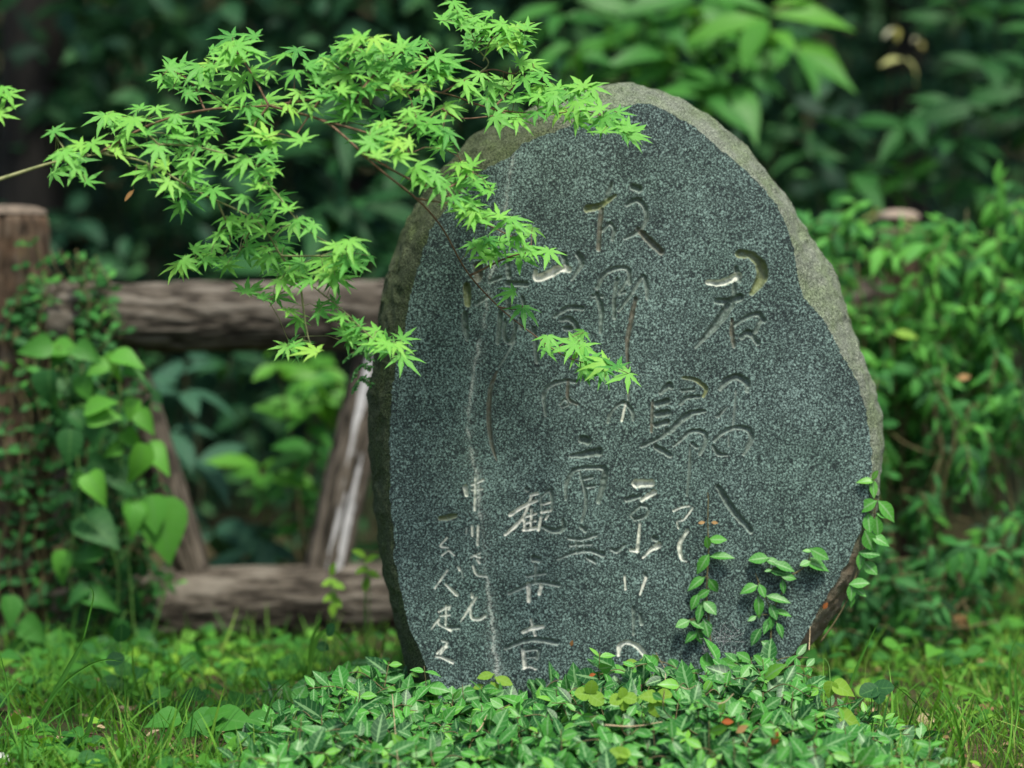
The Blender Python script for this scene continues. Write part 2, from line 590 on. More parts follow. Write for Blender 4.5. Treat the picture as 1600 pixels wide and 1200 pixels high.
def on_face(px, py, back=0.0):
    d = ray(px, py)
    o = np.array([0, 0, H])
    t = (Y0 + back + TILT * o[2]) / (d[..., 1] - TILT * d[..., 2])
    return d * t[..., None] + o

OUTER = [(573, 655), (574, 700), (578, 740), (584, 800), (592, 850), (603, 910), (615, 960), (628, 1020), (640, 1060), (655, 1095), (690, 1150),
         (760, 1190), (880, 1200), (1000, 1198), (1120, 1170), (1190, 1110), (1232, 1055), (1265, 1010), (1300, 965), (1322, 930), (1336, 900), (1350, 862), (1362, 825),
         (1370, 790), (1377, 740), (1380, 690), (1377, 640), (1367, 600), (1351, 562), (1336, 512), (1326, 475), (1312, 440), (1296, 407), (1280, 389),
         (1262, 360), (1245, 330), (1225, 300), (1206, 278), (1190, 255), (1165, 225), (1130, 195), (1095, 170), (1060, 150), (1020, 136), (985, 130),
         (950, 131), (915, 138), (880, 150), (830, 170), (780, 192), (740, 210), (720, 226), (700, 250), (680, 275), (655, 310), (635, 345), (622, 375),
         (611, 405), (600, 440), (592, 480), (586, 530), (579, 575), (574, 615)]
INNER = [(609, 670), (609, 740), (612, 800), (616, 867), (628, 937), (642, 986), (660, 1028), (674, 1067), (695, 1120), (760, 1165), (880, 1178), (1000, 1176),
         (1110, 1145), (1180, 1085), (1222, 1040), (1239, 1022), (1260, 988), (1281, 951), (1306, 914), (1330, 864), (1344, 832), (1357, 795), (1363, 729),
         (1358, 670), (1348, 621), (1337, 588), (1320, 563), (1301, 530), (1292, 509), (1278, 488), (1254, 463), (1245, 425), (1240, 385), (1225, 340),
         (1194, 294), (1155, 255), (1124, 231), (1096, 206), (1068, 189), (1045, 177), (1024, 165), (999, 162), (971, 166), (933, 184), (870, 204),
         (817, 226), (800, 242), (765, 260), (744, 277), (716, 306), (690, 332), (673, 358), (662, 390), (651, 425), (642, 460), (633, 512), (621, 561), (613, 610)]

# strokes: (crop origin, crop scale, [(points, width, tone)...]) all measured on the photograph; tone n plain, p pale, b brown, g green
STROKES = [
 ((880, 260), 2.857, [
  ([(215, 78), (190, 150)], 15, 'n'), ([(108, 188), (165, 176), (232, 130)], (30, 24, 12), 'g'), ([(170, 190), (162, 290), (158, 370)], (20, 20, 18), 'b'),
  ([(178, 285), (205, 255), (228, 280), (220, 325)], 15, 'n'), ([(312, 92), (338, 99)], 30, 'n'),
  ([(285, 170), (330, 148), (365, 185), (370, 240), (335, 290), (275, 322)], (16, 22, 20, 18, 18, 12), 'n'), ([(335, 280), (385, 330), (437, 380)], (20, 30, 26), 'b'),
  ([(150, 540), (185, 480), (235, 455), (290, 460), (296, 522)], 18, 'n'), ([(150, 570), (170, 640), (165, 740)], (20, 22, 10), 'n'),
  ([(240, 505), (228, 580), (228, 675)], (18, 16, 14), 'n'), ([(128, 578), (175, 580)], 12, 'n'), ([(290, 500), (250, 565), (275, 560)], 12, 'n'),
  ([(248, 645), (310, 560), (355, 490), (372, 530), (374, 592)], (12, 14, 16, 18, 10), 'n'), ([(323, 590), (300, 700), (285, 800), (292, 940), (290, 1040)], (18, 20, 16, 12, 9), 'b'),
  ([(200, 1140), (215, 1095), (265, 1055), (305, 1085), (312, 1132)], (12, 12, 14, 18, 10), 'n'), ([(278, 1062), (262, 1135)], 9, 'p')]),
 ((1000, 380), 3.527, [
  ([(545, 58), (610, 66), (665, 120), (672, 190), (618, 275)], (40, 42, 52, 58, 28), 'g'), ([(375, 215), (450, 218), (540, 180)], (26, 34, 38), 'p'), ([(530, 138), (545, 205)], 28, 'n'),
  ([(422, 318), (490, 318), (552, 298)], (28, 36, 38), 'n'), ([(520, 225), (520, 300)], 22, 'n'), ([(500, 330), (420, 445), (308, 572)], (50, 40, 16), 'n'),
  ([(508, 420), (508, 490), (518, 570)], (16, 24, 16), 'b'), ([(520, 452), (580, 412), (650, 390), (682, 425)], (18, 22, 24, 30), 'n'), ([(665, 425), (640, 480), (610, 505)], 22, 'n'),
  ([(560, 515), (600, 492), (648, 552)], (28, 30, 24), 'n'),
  ([(118, 822), (158, 780), (172, 792)], 28, 'n'), ([(92, 888), (152, 870)], 34, 'n'), ([(95, 945), (155, 932)], 34, 'n'), ([(88, 1002), (150, 985)], 28, 'n'),
  ([(70, 868), (64, 1038)], 15, 'b'), ([(8, 1122), (60, 1095), (130, 1060), (146, 1030)], (16, 18, 20, 20), 'n'), ([(90, 1122), (165, 1168)], (30, 28), 'n'),
  ([(238, 740), (310, 755), (362, 800), (350, 845)], (14, 20, 22, 14), 'g'), ([(232, 812), (298, 806)], 16, 'n'), ([(225, 885), (255, 852), (322, 845)], (18, 22, 20), 'n'),
  ([(160, 1042), (230, 972), (290, 935), (358, 925)], (24, 32, 30, 18), 'n'), ([(185, 1118), (240, 1070), (285, 1035), (355, 1045), (362, 1100), (328, 1165)], (12, 18, 20, 24, 20, 14), 'n'),
  ([(288, 1105), (312, 1122)], 22, 'n'),
  ([(443, 805), (480, 755), (540, 738), (592, 770), (590, 815)], (20, 34, 36, 34, 18), 'n'), ([(530, 808), (522, 910), (514, 1005)], 10, 'n'), ([(428, 952), (482, 900)], (22, 8), 'n'),
  ([(408, 1092), (460, 1040), (530, 1014), (600, 1030), (614, 1080), (570, 1165)], (12, 20, 22, 28, 26, 12), 'n'), ([(403, 1118), (430, 1160), (478, 1166)], (16, 22, 16), 'n'),
  ([(490, 1060), (490, 1115)], 9, 'n')]),
 ((860, 640), 2.858, [
  ([(145, 132), (165, 138)], 34, 'n'), ([(93, 206), (150, 200), (215, 188)], (16, 28, 36), 'n'), ([(70, 400), (70, 340), (90, 290), (125, 264), (235, 260), (242, 305), (215, 412)], (10, 16, 18, 16, 18, 28, 18), 'n'),
  ([(132, 278), (160, 400), (140, 500)], (10, 14, 9), 'n'), ([(138, 312), (188, 300)], 13, 'n'), ([(150, 346), (198, 340)], 13, 'n'), ([(625, 168), (622, 260), (610, 385)], (8, 12, 7), 'n'),
  ([(82, 574), (140, 580), (203, 560)], (14, 13, 16), 'n'), ([(90, 606), (182, 600)], 11, 'n'), ([(35, 668), (100, 640), (170, 630), (235, 648)], (8, 15, 16, 20), 'n'), ([(115, 590), (120, 640)], 10, 'n'),
  ([(150, 590), (152, 636)], 10, 'n'), ([(138, 524), (155, 538)], 18, 'n'), ([(165, 660), (202, 682)], 14, 'n'),
  ([(385, 330), (448, 328)], (36, 30), 'p'), ([(343, 402), (400, 386)], (20, 18), 'n'), ([(408, 405), (465, 368)], (14, 22), 'p'), ([(378, 490), (360, 468), (400, 430)], 11, 'n'), ([(400, 428), (438, 440), (422, 480), (376, 492)], 11, 'n'),
  ([(400, 508), (388, 632)], (10, 14), 'p'), ([(358, 627), (392, 633)], 11, 'p'), ([(273, 624), (300, 632), (330, 604)], (12, 16, 12), 'n'), ([(484, 606), (450, 626), (413, 662)], (26, 16, 8), 'p'), ([(462, 574), (472, 578)], 22, 'n'),
  ([(332, 742), (335, 802)], 9, 'p'), ([(424, 736), (428, 746)], 18, 'n'), ([(426, 755), (400, 826)], (13, 8), 'p'), ([(372, 885), (372, 1004)], (14, 10), 'n'), ([(404, 918), (408, 956)], 16, 'n'),
  ([(305, 1095), (312, 1052), (352, 1040), (400, 1068), (432, 1114)], (14, 20, 16, 20, 18), 'p'),
  ([(550, 452), (585, 436), (622, 430)], 7, 'p'), ([(636, 438), (600, 488), (568, 500), (572, 530)], 7, 'p'), ([(612, 540), (578, 600), (584, 660), (606, 675)], (14, 18, 15, 9), 'p'),
  ([(750, 345), (810, 440), (895, 540)], (22, 30, 24), 'n')]),
 ((660, 720), 3.529, [
  ([(236, 145), (244, 190)], (24, 18), 'p'), ([(275, 132), (338, 104)], 11, 'p'), ([(294, 85), (292, 180), (288, 272)], (13, 14, 12), 'p'), ([(275, 160), (332, 155)], 10, 'p'),
  ([(245, 368), (242, 402)], 9, 'n'), ([(275, 360), (276, 412)], 12, 'p'), ([(308, 358), (304, 462)], 12, 'p'), ([(200, 588), (206, 602)], 12, 'p'), ([(288, 520), (318, 532)], 11, 'p'),
  ([(278, 580), (300, 625), (358, 640)], (9, 14, 10), 'p'), ([(268, 532), (318, 508)], 8, 'p'), ([(304, 543), (314, 562)], 11, 'p'), ([(216, 600), (224, 642)], 8, 'n'),
  ([(275, 733), (276, 752)], 14, 'p'), ([(297, 753), (265, 802), (213, 886)], (12, 13, 8), 'p'), ([(266, 808), (272, 866), (320, 872), (348, 855)], (9, 14, 16, 14), 'p'),
  ([(98, 318), (135, 313), (180, 302)], (20, 28, 22), 'g'), ([(136, 424), (100, 470), (140, 478)], 8, 'p'), ([(108, 522), (145, 496), (176, 522)], (9, 10, 8), 'p'),
  ([(138, 604), (68, 703)], (10, 7), 'p'), ([(128, 680), (190, 738)], (10, 17), 'p'), ([(92, 832), (150, 800), (145, 822)], 9, 'p'), ([(132, 798), (128, 908)], 9, 'p'), ([(98, 856), (152, 850)], 8, 'p'),
  ([(50, 928), (94, 870), (90, 900), (156, 936)], (7, 10, 9, 12), 'p'), ([(145, 922), (202, 918)], 20, 'n'), ([(108, 994), (136, 1006), (82, 1062)], 9, 'p'), ([(140, 1020), (98, 1066)], 7, 'p'),
  ([(73, 1080), (110, 1085), (167, 1112)], (7, 12, 18), 'p'),
  ([(572, 158), (580, 164)], 18, 'n'), ([(598, 190), (637, 180)], 13, 'p'), ([(485, 298), (560, 250), (632, 218)], (18, 18, 14), 'p'), ([(456, 408), (520, 352), (562, 298), (600, 200)], (14, 18, 14, 12), 'p'),
  ([(560, 310), (565, 380)], 13, 'p'), ([(565, 310), (627, 290)], 11, 'p'), ([(565, 346), (622, 330)], 11, 'p'), ([(558, 381), (627, 370)], 17, 'p'), ([(602, 268), (598, 370)], 12, 'p'),
  ([(655, 195), (660, 290)], 13, 'n'), ([(660, 196), (706, 165), (714, 262), (698, 282)], (12, 18, 14, 10), 'n'), ([(660, 242), (702, 230)], 10, 'p'), ([(655, 286), (706, 274)], 11, 'p'),
  ([(655, 308), (640, 382)], 13, 'p'), ([(692, 300), (680, 322)], 11, 'p'), ([(668, 366), (720, 386), (776, 372), (776, 325)], (20, 24, 28, 12), 'n'),
  ([(614, 540), (642, 546)], 32, 'n'), ([(627, 575), (625, 672)], 14, 'n'), ([(478, 732), (580, 686), (650, 670), (755, 686)], (16, 20, 17, 18), 'n'), ([(585, 680), (588, 772)], (20, 22), 'p'),
  ([(656, 688), (644, 734)], 18, 'p'), ([(578, 636), (675, 620)], 15, 'n'), ([(556, 944), (600, 926), (664, 914)], (16, 22, 18), 'p'), ([(600, 878), (622, 962)], 13, 'p'),
  ([(462, 1034), (540, 1000), (620, 985), (740, 1002)], (20, 24, 24, 26), 'n'), ([(555, 1040), (566, 1134)], (16, 20), 'p'), ([(565, 1046), (637, 1040), (632, 1090)], 15, 'n'), ([(562, 1086), (626, 1080)], 10, 'n'),
  ([(553, 1148), (590, 1136), (626, 1150)], 8, 'p')]),
 ((520, 390), 2.857, [
  ([(905, 98), (912, 126), (960, 112), (1012, 85), (1052, 88)], (16, 30, 34, 32, 26), 'p'), ([(1094, 18), (1112, 60), (1066, 135)], (22, 22, 10), 'n'), ([(1028, 24), (1042, 72)], 24, 'n'),
  ([(990, 300), (1048, 260), (1114, 262)], (12, 22, 18), 'n'), ([(1018, 314), (1058, 308), (1090, 350), (1078, 412)], (16, 22, 22, 10), 'n'), ([(1038, 352), (1064, 352)], 22, 'n'),
  ([(950, 742), (943, 650), (972, 606), (1030, 586), (1084, 590)], (9, 18, 16, 16, 14), 'n'), ([(1052, 580), (1050, 662), (1090, 690)], (11, 14, 12), 'b'), ([(1014, 690), (1036, 668), (1052, 690), (1022, 702)], 11, 'n')]),
 ((700, 380), 3.53, [
  ([(166, 128), (166, 190)], 44, 'b'), ([(104, 240), (108, 334)], (40, 34), 'g'), ([(92, 390), (95, 460), (106, 532)], (28, 34, 18), 'n'), ([(158, 334), (217, 294)], 20, 'n'),
  ([(290, 388), (275, 548)], (24, 22), 'n'), ([(315, 428), (312, 520), (345, 545), (370, 485), (366, 430)], (18, 20, 24, 18, 14), 'n'), ([(474, 470), (490, 655)], (26, 22), 'n'),
  ([(328, 222), (432, 226)], 28, 'n'), ([(228, 212), (292, 188)], 18, 'n'), ([(330, 108), (336, 182)], 26, 'n'), ([(400, 418), (402, 465)], 22, 'n'),
  ([(270, 708), (236, 800), (225, 950), (240, 1100), (268, 1195)], (12, 22, 24, 20, 9), 'b'), ([(372, 538), (282, 684)], 8, 'n'), ([(330, 300), (335, 380)], 22, 'n'), ([(410, 300), (430, 380)], 20, 'n')]),
]

def polar_radius(poly, c, th):
    """Distance from c to the closed polygon along each angle."""
    P = np.asarray(poly) - c
    Q = np.roll(P, -1, 0)
    d = np.stack([np.cos(th), np.sin(th)], -1)
    r = np.full(len(th), 0.0)
    for p, q in zip(P, Q):
        e = q - p
        den = d[:, 0] * e[1] - d[:, 1] * e[0]
        with np.errstate(divide='ignore', invalid='ignore'):
            t = (p[0] * e[1] - p[1] * e[0]) / den
            s = (p[0] * d[:, 1] - p[1] * d[:, 0]) / den
        ok = (t > 0) & (s >= -1e-9) & (s <= 1 + 1e-9)
        r = np.where(ok & (t > r), t, r)
    return r

def build_stone():
    NA, NR = 2000, 420
    inner = on_face(*np.array(INNER, float).T)[:, [0, 2]]
    RIM_BACK = .13
    outer = on_face(*np.array(OUTER, float).T, back=RIM_BACK)[:, [0, 2]]
    c = on_face(970.0, 640.0)[[0, 2]]
    th = np.linspace(0, 2 * np.pi, NA, endpoint=False)
    ri = polar_radius(inner, c, th)
    ro = polar_radius(outer, c, th)
    ker = np.ones(7) / 7
    sm = lambda a: np.convolve(np.concatenate([a[-10:], a, a[:10]]), ker, 'same')[10:-10]
    ri, ro = sm(ri), sm(ro)
    circ = np.stack([np.cos(th) * 9, np.sin(th) * 9, 0 * th], -1)
    ri = ri + .010 * (fbm(circ * 2.2, 4) - .5) + .007 * (fbm(circ * 7, 3) - .5)
    ro = ro + .010 * (fbm(circ * 1.5 + 9, 3) - .5) 
    ro = np.maximum(ro, ri + .018)
    ris = np.convolve(np.concatenate([ri[-40:], ri, ri[:40]]), np.ones(41) / 41, 'same')[40:-40]
    # --- the flat ground face with its strokes
    f = np.linspace(0.004, 1, NR)
    X = c[0] + f[:, None] * ri[None] * np.cos(th)[None]
    Z = c[1] + f[:, None] * ri[None] * np.sin(th)[None]
    depth = np.zeros_like(X)
    tone = {k: np.zeros_like(X) for k in 'pbg'}
    wob = fbm(np.stack([X * 120, Z * 120, 0 * X], -1), 2) - .5
    wob2 = fbm(np.stack([X * 40, Z * 40, 0 * X + 5], -1), 2)
    for (ox, oy), s, lst in STROKES:
        for pts, w, tn in lst:
            pts = np.array(pts, float)
            w = np.broadcast_to(np.array(w, float), (len(pts),))
            L = smooth_line(np.column_stack([pts, w]), 5)
            q = on_face(ox + L[:, 0] / s, oy + L[:, 1] / s)[:, [0, 2]]
            rad = L[:, 2] / s * 0.5 / 667.0 * 1.2
            rm = rad.max() * 1.4
            box = (X > q[:, 0].min() - rm) & (X < q[:, 0].max() + rm) & (Z > q[:, 1].min() - rm) & (Z < q[:, 1].max() + rm)
            ii = np.nonzero(box)
            x, z = X[ii], Z[ii]
            best = np.zeros(len(x))
            for k in range(len(q) - 1):
                e = q[k + 1] - q[k]
                t = np.clip(((x - q[k, 0]) * e[0] + (z - q[k, 1]) * e[1]) / (e @ e + 1e-12), 0, 1)
                r = rad[k] + (rad[k + 1] - rad[k]) * t
                r = r * (1 + .35 * wob[ii])
                d = np.hypot(x - q[k, 0] - e[0] * t, z - q[k, 1] - e[1] * t) / r
                dp = np.where(d < 1, (1 - d ** 2.4), 0) * np.minimum(r * 1.25, .018)
                best = np.maximum(best, dp)
            depth[ii] = np.maximum(depth[ii], best)
            if tn in tone:
                ins = np.clip(best / (rad.max() * .3), 0, 1)
                tone[tn][ii] = np.maximum(tone[tn][ii], ins)
    depth = depth + (depth > .0008) * .0016 * wob
    carve = np.clip(depth / .003, 0, 1)
    # --- the pale mineral streak and small lichen dots
    sl = np.array([(800, 255), (790, 330), (770, 420), (757, 500), (747, 545), (737, 600), (731, 650), (734, 690), (743, 740), (750, 800), (757, 850), (761, 905), (767, 960), (772, 1010), (778, 1060), (782, 1110)], float)
    sq = on_face(*smooth_line(sl, 6).T)[:, [0, 2]]
    sx = np.interp(-Z, -sq[:, 1][np.argsort(-sq[:, 1])], sq[:, 0][np.argsort(-sq[:, 1])])
    dist = np.abs(X - sx + .012 * (fbm(np.stack([X * 50, Z * 50, 0 * X], -1), 2) - .5))
    amt = np.interp(Z, [0, .5, .75, .95, 1.3], [.75, 1.0, .8, .5, .3])
    streak = np.exp(-(dist / .0034) ** 2) * amt * (.6 + 1.0 * wob2) + .16 * np.exp(-(dist / .016) ** 2) * amt
    streak = 1.5 * streak * (RNG.random(streak.shape) > .38) * np.clip(fbm(np.stack([X * 55, Z * 35, 0 * X + 9], -1), 2) * 3.2 - .9, .1, 1)
    und = .004 * (fbm(np.stack([X * 6, Z * 6, 0 * X], -1), 3) - .5)
    Yf = Y0 + TILT * Z + depth + und
    V = np.stack([X, Yf, Z], -1)
    attr = np.stack([carve, tone['p'], tone['b'], np.clip(streak, 0, 1)], -1)
    idx = np.arange(NR * NA).reshape(NR, NA)
    q = np.stack([idx[:-1], idx[1:], np.roll(idx[1:], -1, 1), np.roll(idx[:-1], -1, 1)], -1).reshape(-1, 4)[:, ::-1]
    mb = MB()
    loops = np.concatenate([q.ravel(), idx[0]])
    mb.add(V.reshape(-1, 3), loops, np.concatenate([np.full(len(q), 4), [NA]]), attr.reshape(-1, 4))
    green = np.clip(tone['g'], 0, 1)
    # --- the rough rim, sides and back
    rows, att = [], []
    edge = V[-1]
    NB = 34
    for k in range(NB + 1):
        t = k / NB
        rb_ = ri + (ris - ri) * min(1, t * 5)
        r = rb_ + (ro - rb_) * np.sin(t * np.pi / 2) ** .9
        back = .004 + RIM_BACK * (t ** 1.35)
        x, z = c[0] + r * np.cos(th), c[1] + r * np.sin(th)
        y = Y0 + TILT * z + back
        if k > 0:
            n = fbm(np.stack([x * 16, y * 16, z * 16], -1), 4) - .5
            n2 = fbm(np.stack([x * 5, y * 5, z * 5 + 3], -1), 2) - .5
            amp = min(1, t * 3)
            ch = np.abs(fbm(np.stack([x * 22, y * 22, z * 22 + 8], -1), 2) - .5)
            y = y + amp * (.036 * n + .06 * n2 + .03 * ch) * (1 if k < NB else .6)
            rr = amp * (.018 * n - .02 * ch)
            x, z = x + rr * np.cos(th), z + rr * np.sin(th)
        else:
            x, y, z = edge[:, 0], edge[:, 1] + .0005, edge[:, 2]
        rows.append(np.stack([x, y, z], -1))
    for sc, back in ((1.0, .17), (.995, .22), (.97, .27), (.93, .31), (.86, .35), (.7, .38), (.4, .40), (.1, .41)):
        x, z = c[0] + ro * sc * np.cos(th), c[1] + ro * sc * np.sin(th)
        y = Y0 + TILT * z + back
        n = fbm(np.stack([x * 12, y * 12, z * 12], -1), 4) - .5
        rows.append(np.stack([x + .02 * n * np.cos(th), y + .02 * n, z + .02 * n * np.sin(th)], -1))
    R = np.array(rows)
    nr = len(R)
    idx = np.arange(nr * NA).reshape(nr, NA)
    q = np.stack([idx[:-1], idx[1:], np.roll(idx[1:], -1, 1), np.roll(idx[:-1], -1, 1)], -1).reshape(-1, 4)[:, ::-1]
    rb = MB()
    a = np.zeros((nr, NA, 4))
    xr = R[..., 0]
    a[..., 0] = np.clip((.30 - xr) / .45, 0, 1)                                     # the moss grown flank
    a[..., 1] = np.clip((xr - .42) / .12, 0, 1) * np.clip((.52 - R[..., 2]) / .1, 0, 1)  # brown weathered foot at the right
    rb.add(R.reshape(-1, 3), np.concatenate([q.ravel(), idx[-1][::-1]]), np.concatenate([np.full(len(q), 4), [NA]]), a.reshape(-1, 4))

    # materials
    def granite(nt, c_, dark, mid, light, lo, hi):
        n1 = noise(nt, 265, 2.5, .6, c_, .5)
        n2 = noise(nt, 420, 2, .6, c_)
        n3 = noise(nt, 9, 4, .6, c_)
        s_ = math_(nt, 'ADD', math_(nt, 'MULTIPLY', n1, .68), math_(nt, 'MULTIPLY', n2, .32))
        s_ = math_(nt, 'ADD', s_, math_(nt, 'MULTIPLY', math_(nt, 'SUBTRACT', n3, .5), .10))
        return ramp(nt, s_, [(lo, dark), (.5, mid), (hi, light)]), s_
    m, nt, out = new_mat('dark_speckled_granite')
    cc = obj_coord(nt)
    at_ = nd(nt, 'ShaderNodeAttribute', attribute_name='leaf')
    sep = nd(nt, 'ShaderNodeSeparateColor')
    nt.links.new(at_.outputs['Color'], sep.inputs[0])
    g_at = nd(nt, 'ShaderNodeAttribute', attribute_name='lichen')
    col, s_ = granite(nt, cc, (.004, .010, .011), (.025, .046, .042), (.33, .48, .43), .41, .64)
    cv, pale, brown, streak = sep.outputs[0], sep.outputs[1], sep.outputs[2], at_.outputs['Alpha']
    rough_cut = mixc(nt, noise(nt, 130, 4, .6, cc), (.07, .10, .085), (.27, .33, .28))
    col = mixc(nt, math_(nt, 'MULTIPLY', cv, .6), col, rough_cut)
    lip = math_(nt, 'MULTIPLY', math_(nt, 'MULTIPLY', cv, math_(nt, 'SUBTRACT', 1.0, cv)), ramp(nt, noise(nt, 90, 3, .6, cc), [(.4, .4), (.6, 2.2)]))
    col = mixc(nt, lip, col, (.42, .48, .43))  # pale tint along groove edges, standing in for the highlights there
    pn = ramp(nt, noise(nt, 70, 4, .65, cc), [(.34, 0.15), (.52, 1.0)])
    col = mixc(nt, math_(nt, 'MULTIPLY', pale, math_(nt, 'MULTIPLY', pn, .95)), col, (.72, .72, .63))
    bn = ramp(nt, noise(nt, 45, 4, .6, cc), [(.3, .3), (.6, 1.0)])
    col = mixc(nt, math_(nt, 'MULTIPLY', brown, math_(nt, 'MULTIPLY', bn, .6)), col, (.12, .085, .05))
    col = mixc(nt, math_(nt, 'MULTIPLY', g_at.outputs['Fac'], math_(nt, 'MULTIPLY', bn, .75)), col, (.20, .22, .075))
    sk = math_(nt, 'MULTIPLY', streak, ramp(nt, s_, [(.40, .25), (.52, 1.0)]))
    col = mixc(nt, sk, col, (.55, .58, .52))
    blot = ramp(nt, noise(nt, 3.2, 4, .6, cc), [(.35, 0.0), (.7, .38)])
    col = mixc(nt, blot, col, mixc(nt, 1.0, col, (.55, .72, .55), 'MULTIPLY'))
    p = nd(nt, 'ShaderNodeBsdfPrincipled')
    nt.links.new(col, p.inputs['Base Color'])
    p.inputs['Roughness'].default_value = .62
    p.inputs['Specular IOR Level'].default_value = .35
    bp = nd(nt, 'ShaderNodeBump')
    bp.inputs['Strength'].default_value = .35
    bp.inputs['Distance'].default_value = .002
    nt.links.new(s_, bp.inputs['Height'])
    nt.links.new(bp.outputs[0], p.inputs['Normal'])
    nt.links.new(p.outputs[0], out.inputs[0])
    face_mat = m

    m, nt, out = new_mat('rough_weathered_granite')
    cc = obj_coord(nt)
    at_ = nd(nt, 'ShaderNodeAttribute', attribute_name='leaf')
    sep = nd(nt, 'ShaderNodeSeparateColor')
    nt.links.new(at_.outputs['Color'], sep.inputs[0])
    col, s_ = granite(nt, cc, (.06, .072, .052), (.19, .22, .165), (.47, .51, .40), .38, .64)
    lich = ramp(nt, noise(nt, 14, 5, .65, cc), [(.42, 0.0), (.62, .6)])
    col = mixc(nt, lich, col, mixc(nt, 1.0, col, (.75, .92, .55), 'MULTIPLY'))
    mo = ramp(nt, math_(nt, 'ADD', sep.outputs[0], math_(nt, 'MULTIPLY', math_(nt, 'SUBTRACT', noise(nt, 8, 5, .7, cc), .5), 1.2)), [(.2, .0), (.7, .92)])
    col = mixc(nt, mo, col, mixc(nt, 1.0, col, (.34, .38, .24), 'MULTIPLY'))
    fo = math_(nt, 'MULTIPLY', sep.outputs[1], ramp(nt, noise(nt, 20, 4, .6, cc), [(.25, .35), (.55, 1.0)]))
    col = mixc(nt, fo, col, mixc(nt, s_, (.085, .07, .045), (.32, .26, .18)))
    p = nd(nt, 'ShaderNodeBsdfPrincipled')
    nt.links.new(col, p.inputs['Base Color'])
    p.inputs['Roughness'].default_value = .9
    p.inputs['Specular IOR Level'].default_value = .2
    bp = nd(nt, 'ShaderNodeBump')
    bp.inputs['Strength'].default_value = 1.0
    bp.inputs['Distance'].default_value = .009
    hb = math_(nt, 'ADD', s_, math_(nt, 'MULTIPLY', noise(nt, 42, 6, .72, cc), 1.3))
    nt.links.new(hb, bp.inputs['Height'])
    nt.links.new(bp.outputs[0], p.inputs['Normal'])
    nt.links.new(p.outputs[0], out.inputs[0])
    rim_mat = m

    root = thing('stone_monument', 'tall egg shaped granite memorial stone carved with columns of brush style characters', 'monument', (float(c[0]), Y0 + .2, 0))
    fo_ = mb.build('engraved_face', face_mat, root)
    ga = fo_.data.attributes.new('lichen', 'FLOAT', 'POINT')
    ga.data.foreach_set('value', green.astype(np.float32).ravel())
    fo_['label'] = 'flat dark speckled face with carved characters'
    rb.build('rough_body', rim_mat, root)['label'] = 'rough weathered tan green rim and back'
    return root

build_stone()


# ------------------------------------------------------------------ the log fence
def log_mesh(p0, p1, r0, r1, seed, nl=150, ns=64, fur=.10, bend=.0, worn=None, dome=.12):
    """A bark covered log: the relief follows the grain; attr = (relief, worn patch, 0, 0)."""
    p0, p1 = np.asarray(p0, float), np.asarray(p1, float)
    ax = p1 - p0
    L = np.linalg.norm(ax)
    ax = ax / L
    a = np.cross(ax, (0.13, 0.97, 0.2))
    a /= np.linalg.norm(a)
    b = np.cross(ax, a)
    t = np.linspace(0, 1, nl)
    th = np.linspace(0, 2 * np.pi, ns, endpoint=False)
    T, TH = np.meshgrid(t, th, indexing='ij')
    s = T * L
    warp = .5 * (fbm(np.stack([s * 3, np.cos(TH) * 1.5, np.sin(TH) * 1.5 + seed], -1), 2) - .5)
    n = fbm(np.stack([s * 6.5 + seed * 3, np.cos(TH + warp) * 5.5, np.sin(TH + warp) * 5.5], -1), 4)
    rid = 1 - np.abs(n - .5) * 4.2
    crack = np.clip(rid, 0, 1) ** 2
    big = fbm(np.stack([s * 1.6 + seed, np.cos(TH), np.sin(TH)], -1), 2) - .5
    R = (r0 + (r1 - r0) * T) * (1 - fur * crack + .16 * big + .03 * n)
    endt = np.minimum(T, 1 - T) * L
    R = R * np.where(endt < .015, .94 + .06 * endt / .015, 1)
    C = p0 + ax * s[..., None] + b * (bend * np.sin(np.pi * T))[..., None]
    V = C + R[..., None] * (np.cos(TH)[..., None] * a + np.sin(TH)[..., None] * b)
    idx = np.arange(nl * ns).reshape(nl, ns)
    q = np.stack([idx[:-1], np.roll(idx[:-1], -1, 1), np.roll(idx[1:], -1, 1), idx[1:]], -1).reshape(-1, 4)
    mb = MB()
    at_ = np.zeros((nl, ns, 4))
    at_[..., 0] = np.clip(1 - crack * .9 + .25 * (n - .5), 0, 1)
    if worn is not None:
        at_[..., 1] = worn(T, np.cos(TH) * a[0] + np.sin(TH) * b[0], np.cos(TH) * a[1] + np.sin(TH) * b[1], n)
    caps_v = np.vstack([p0 - ax * r0 * dome, p1 + ax * r1 * dome])
    V2 = np.vstack([V.reshape(-1, 3), caps_v])
    at2 = np.vstack([at_.reshape(-1, 4), [[.6, .0, 0, 0], [.6, .0, 0, 0]]])
    i0, i1 = nl * ns, nl * ns + 1
    tri0 = np.stack([np.full(ns, i0), np.roll(idx[0], -1), idx[0]], -1)
    tri1 = np.stack([np.full(ns, i1), idx[-1], np.roll(idx[-1], -1)], -1)
    mb.add(V2, np.concatenate([q.ravel(), tri0.ravel(), tri1.ravel()]), np.concatenate([np.full(len(q), 4), np.full(2 * ns, 3)]), at2)
    return mb

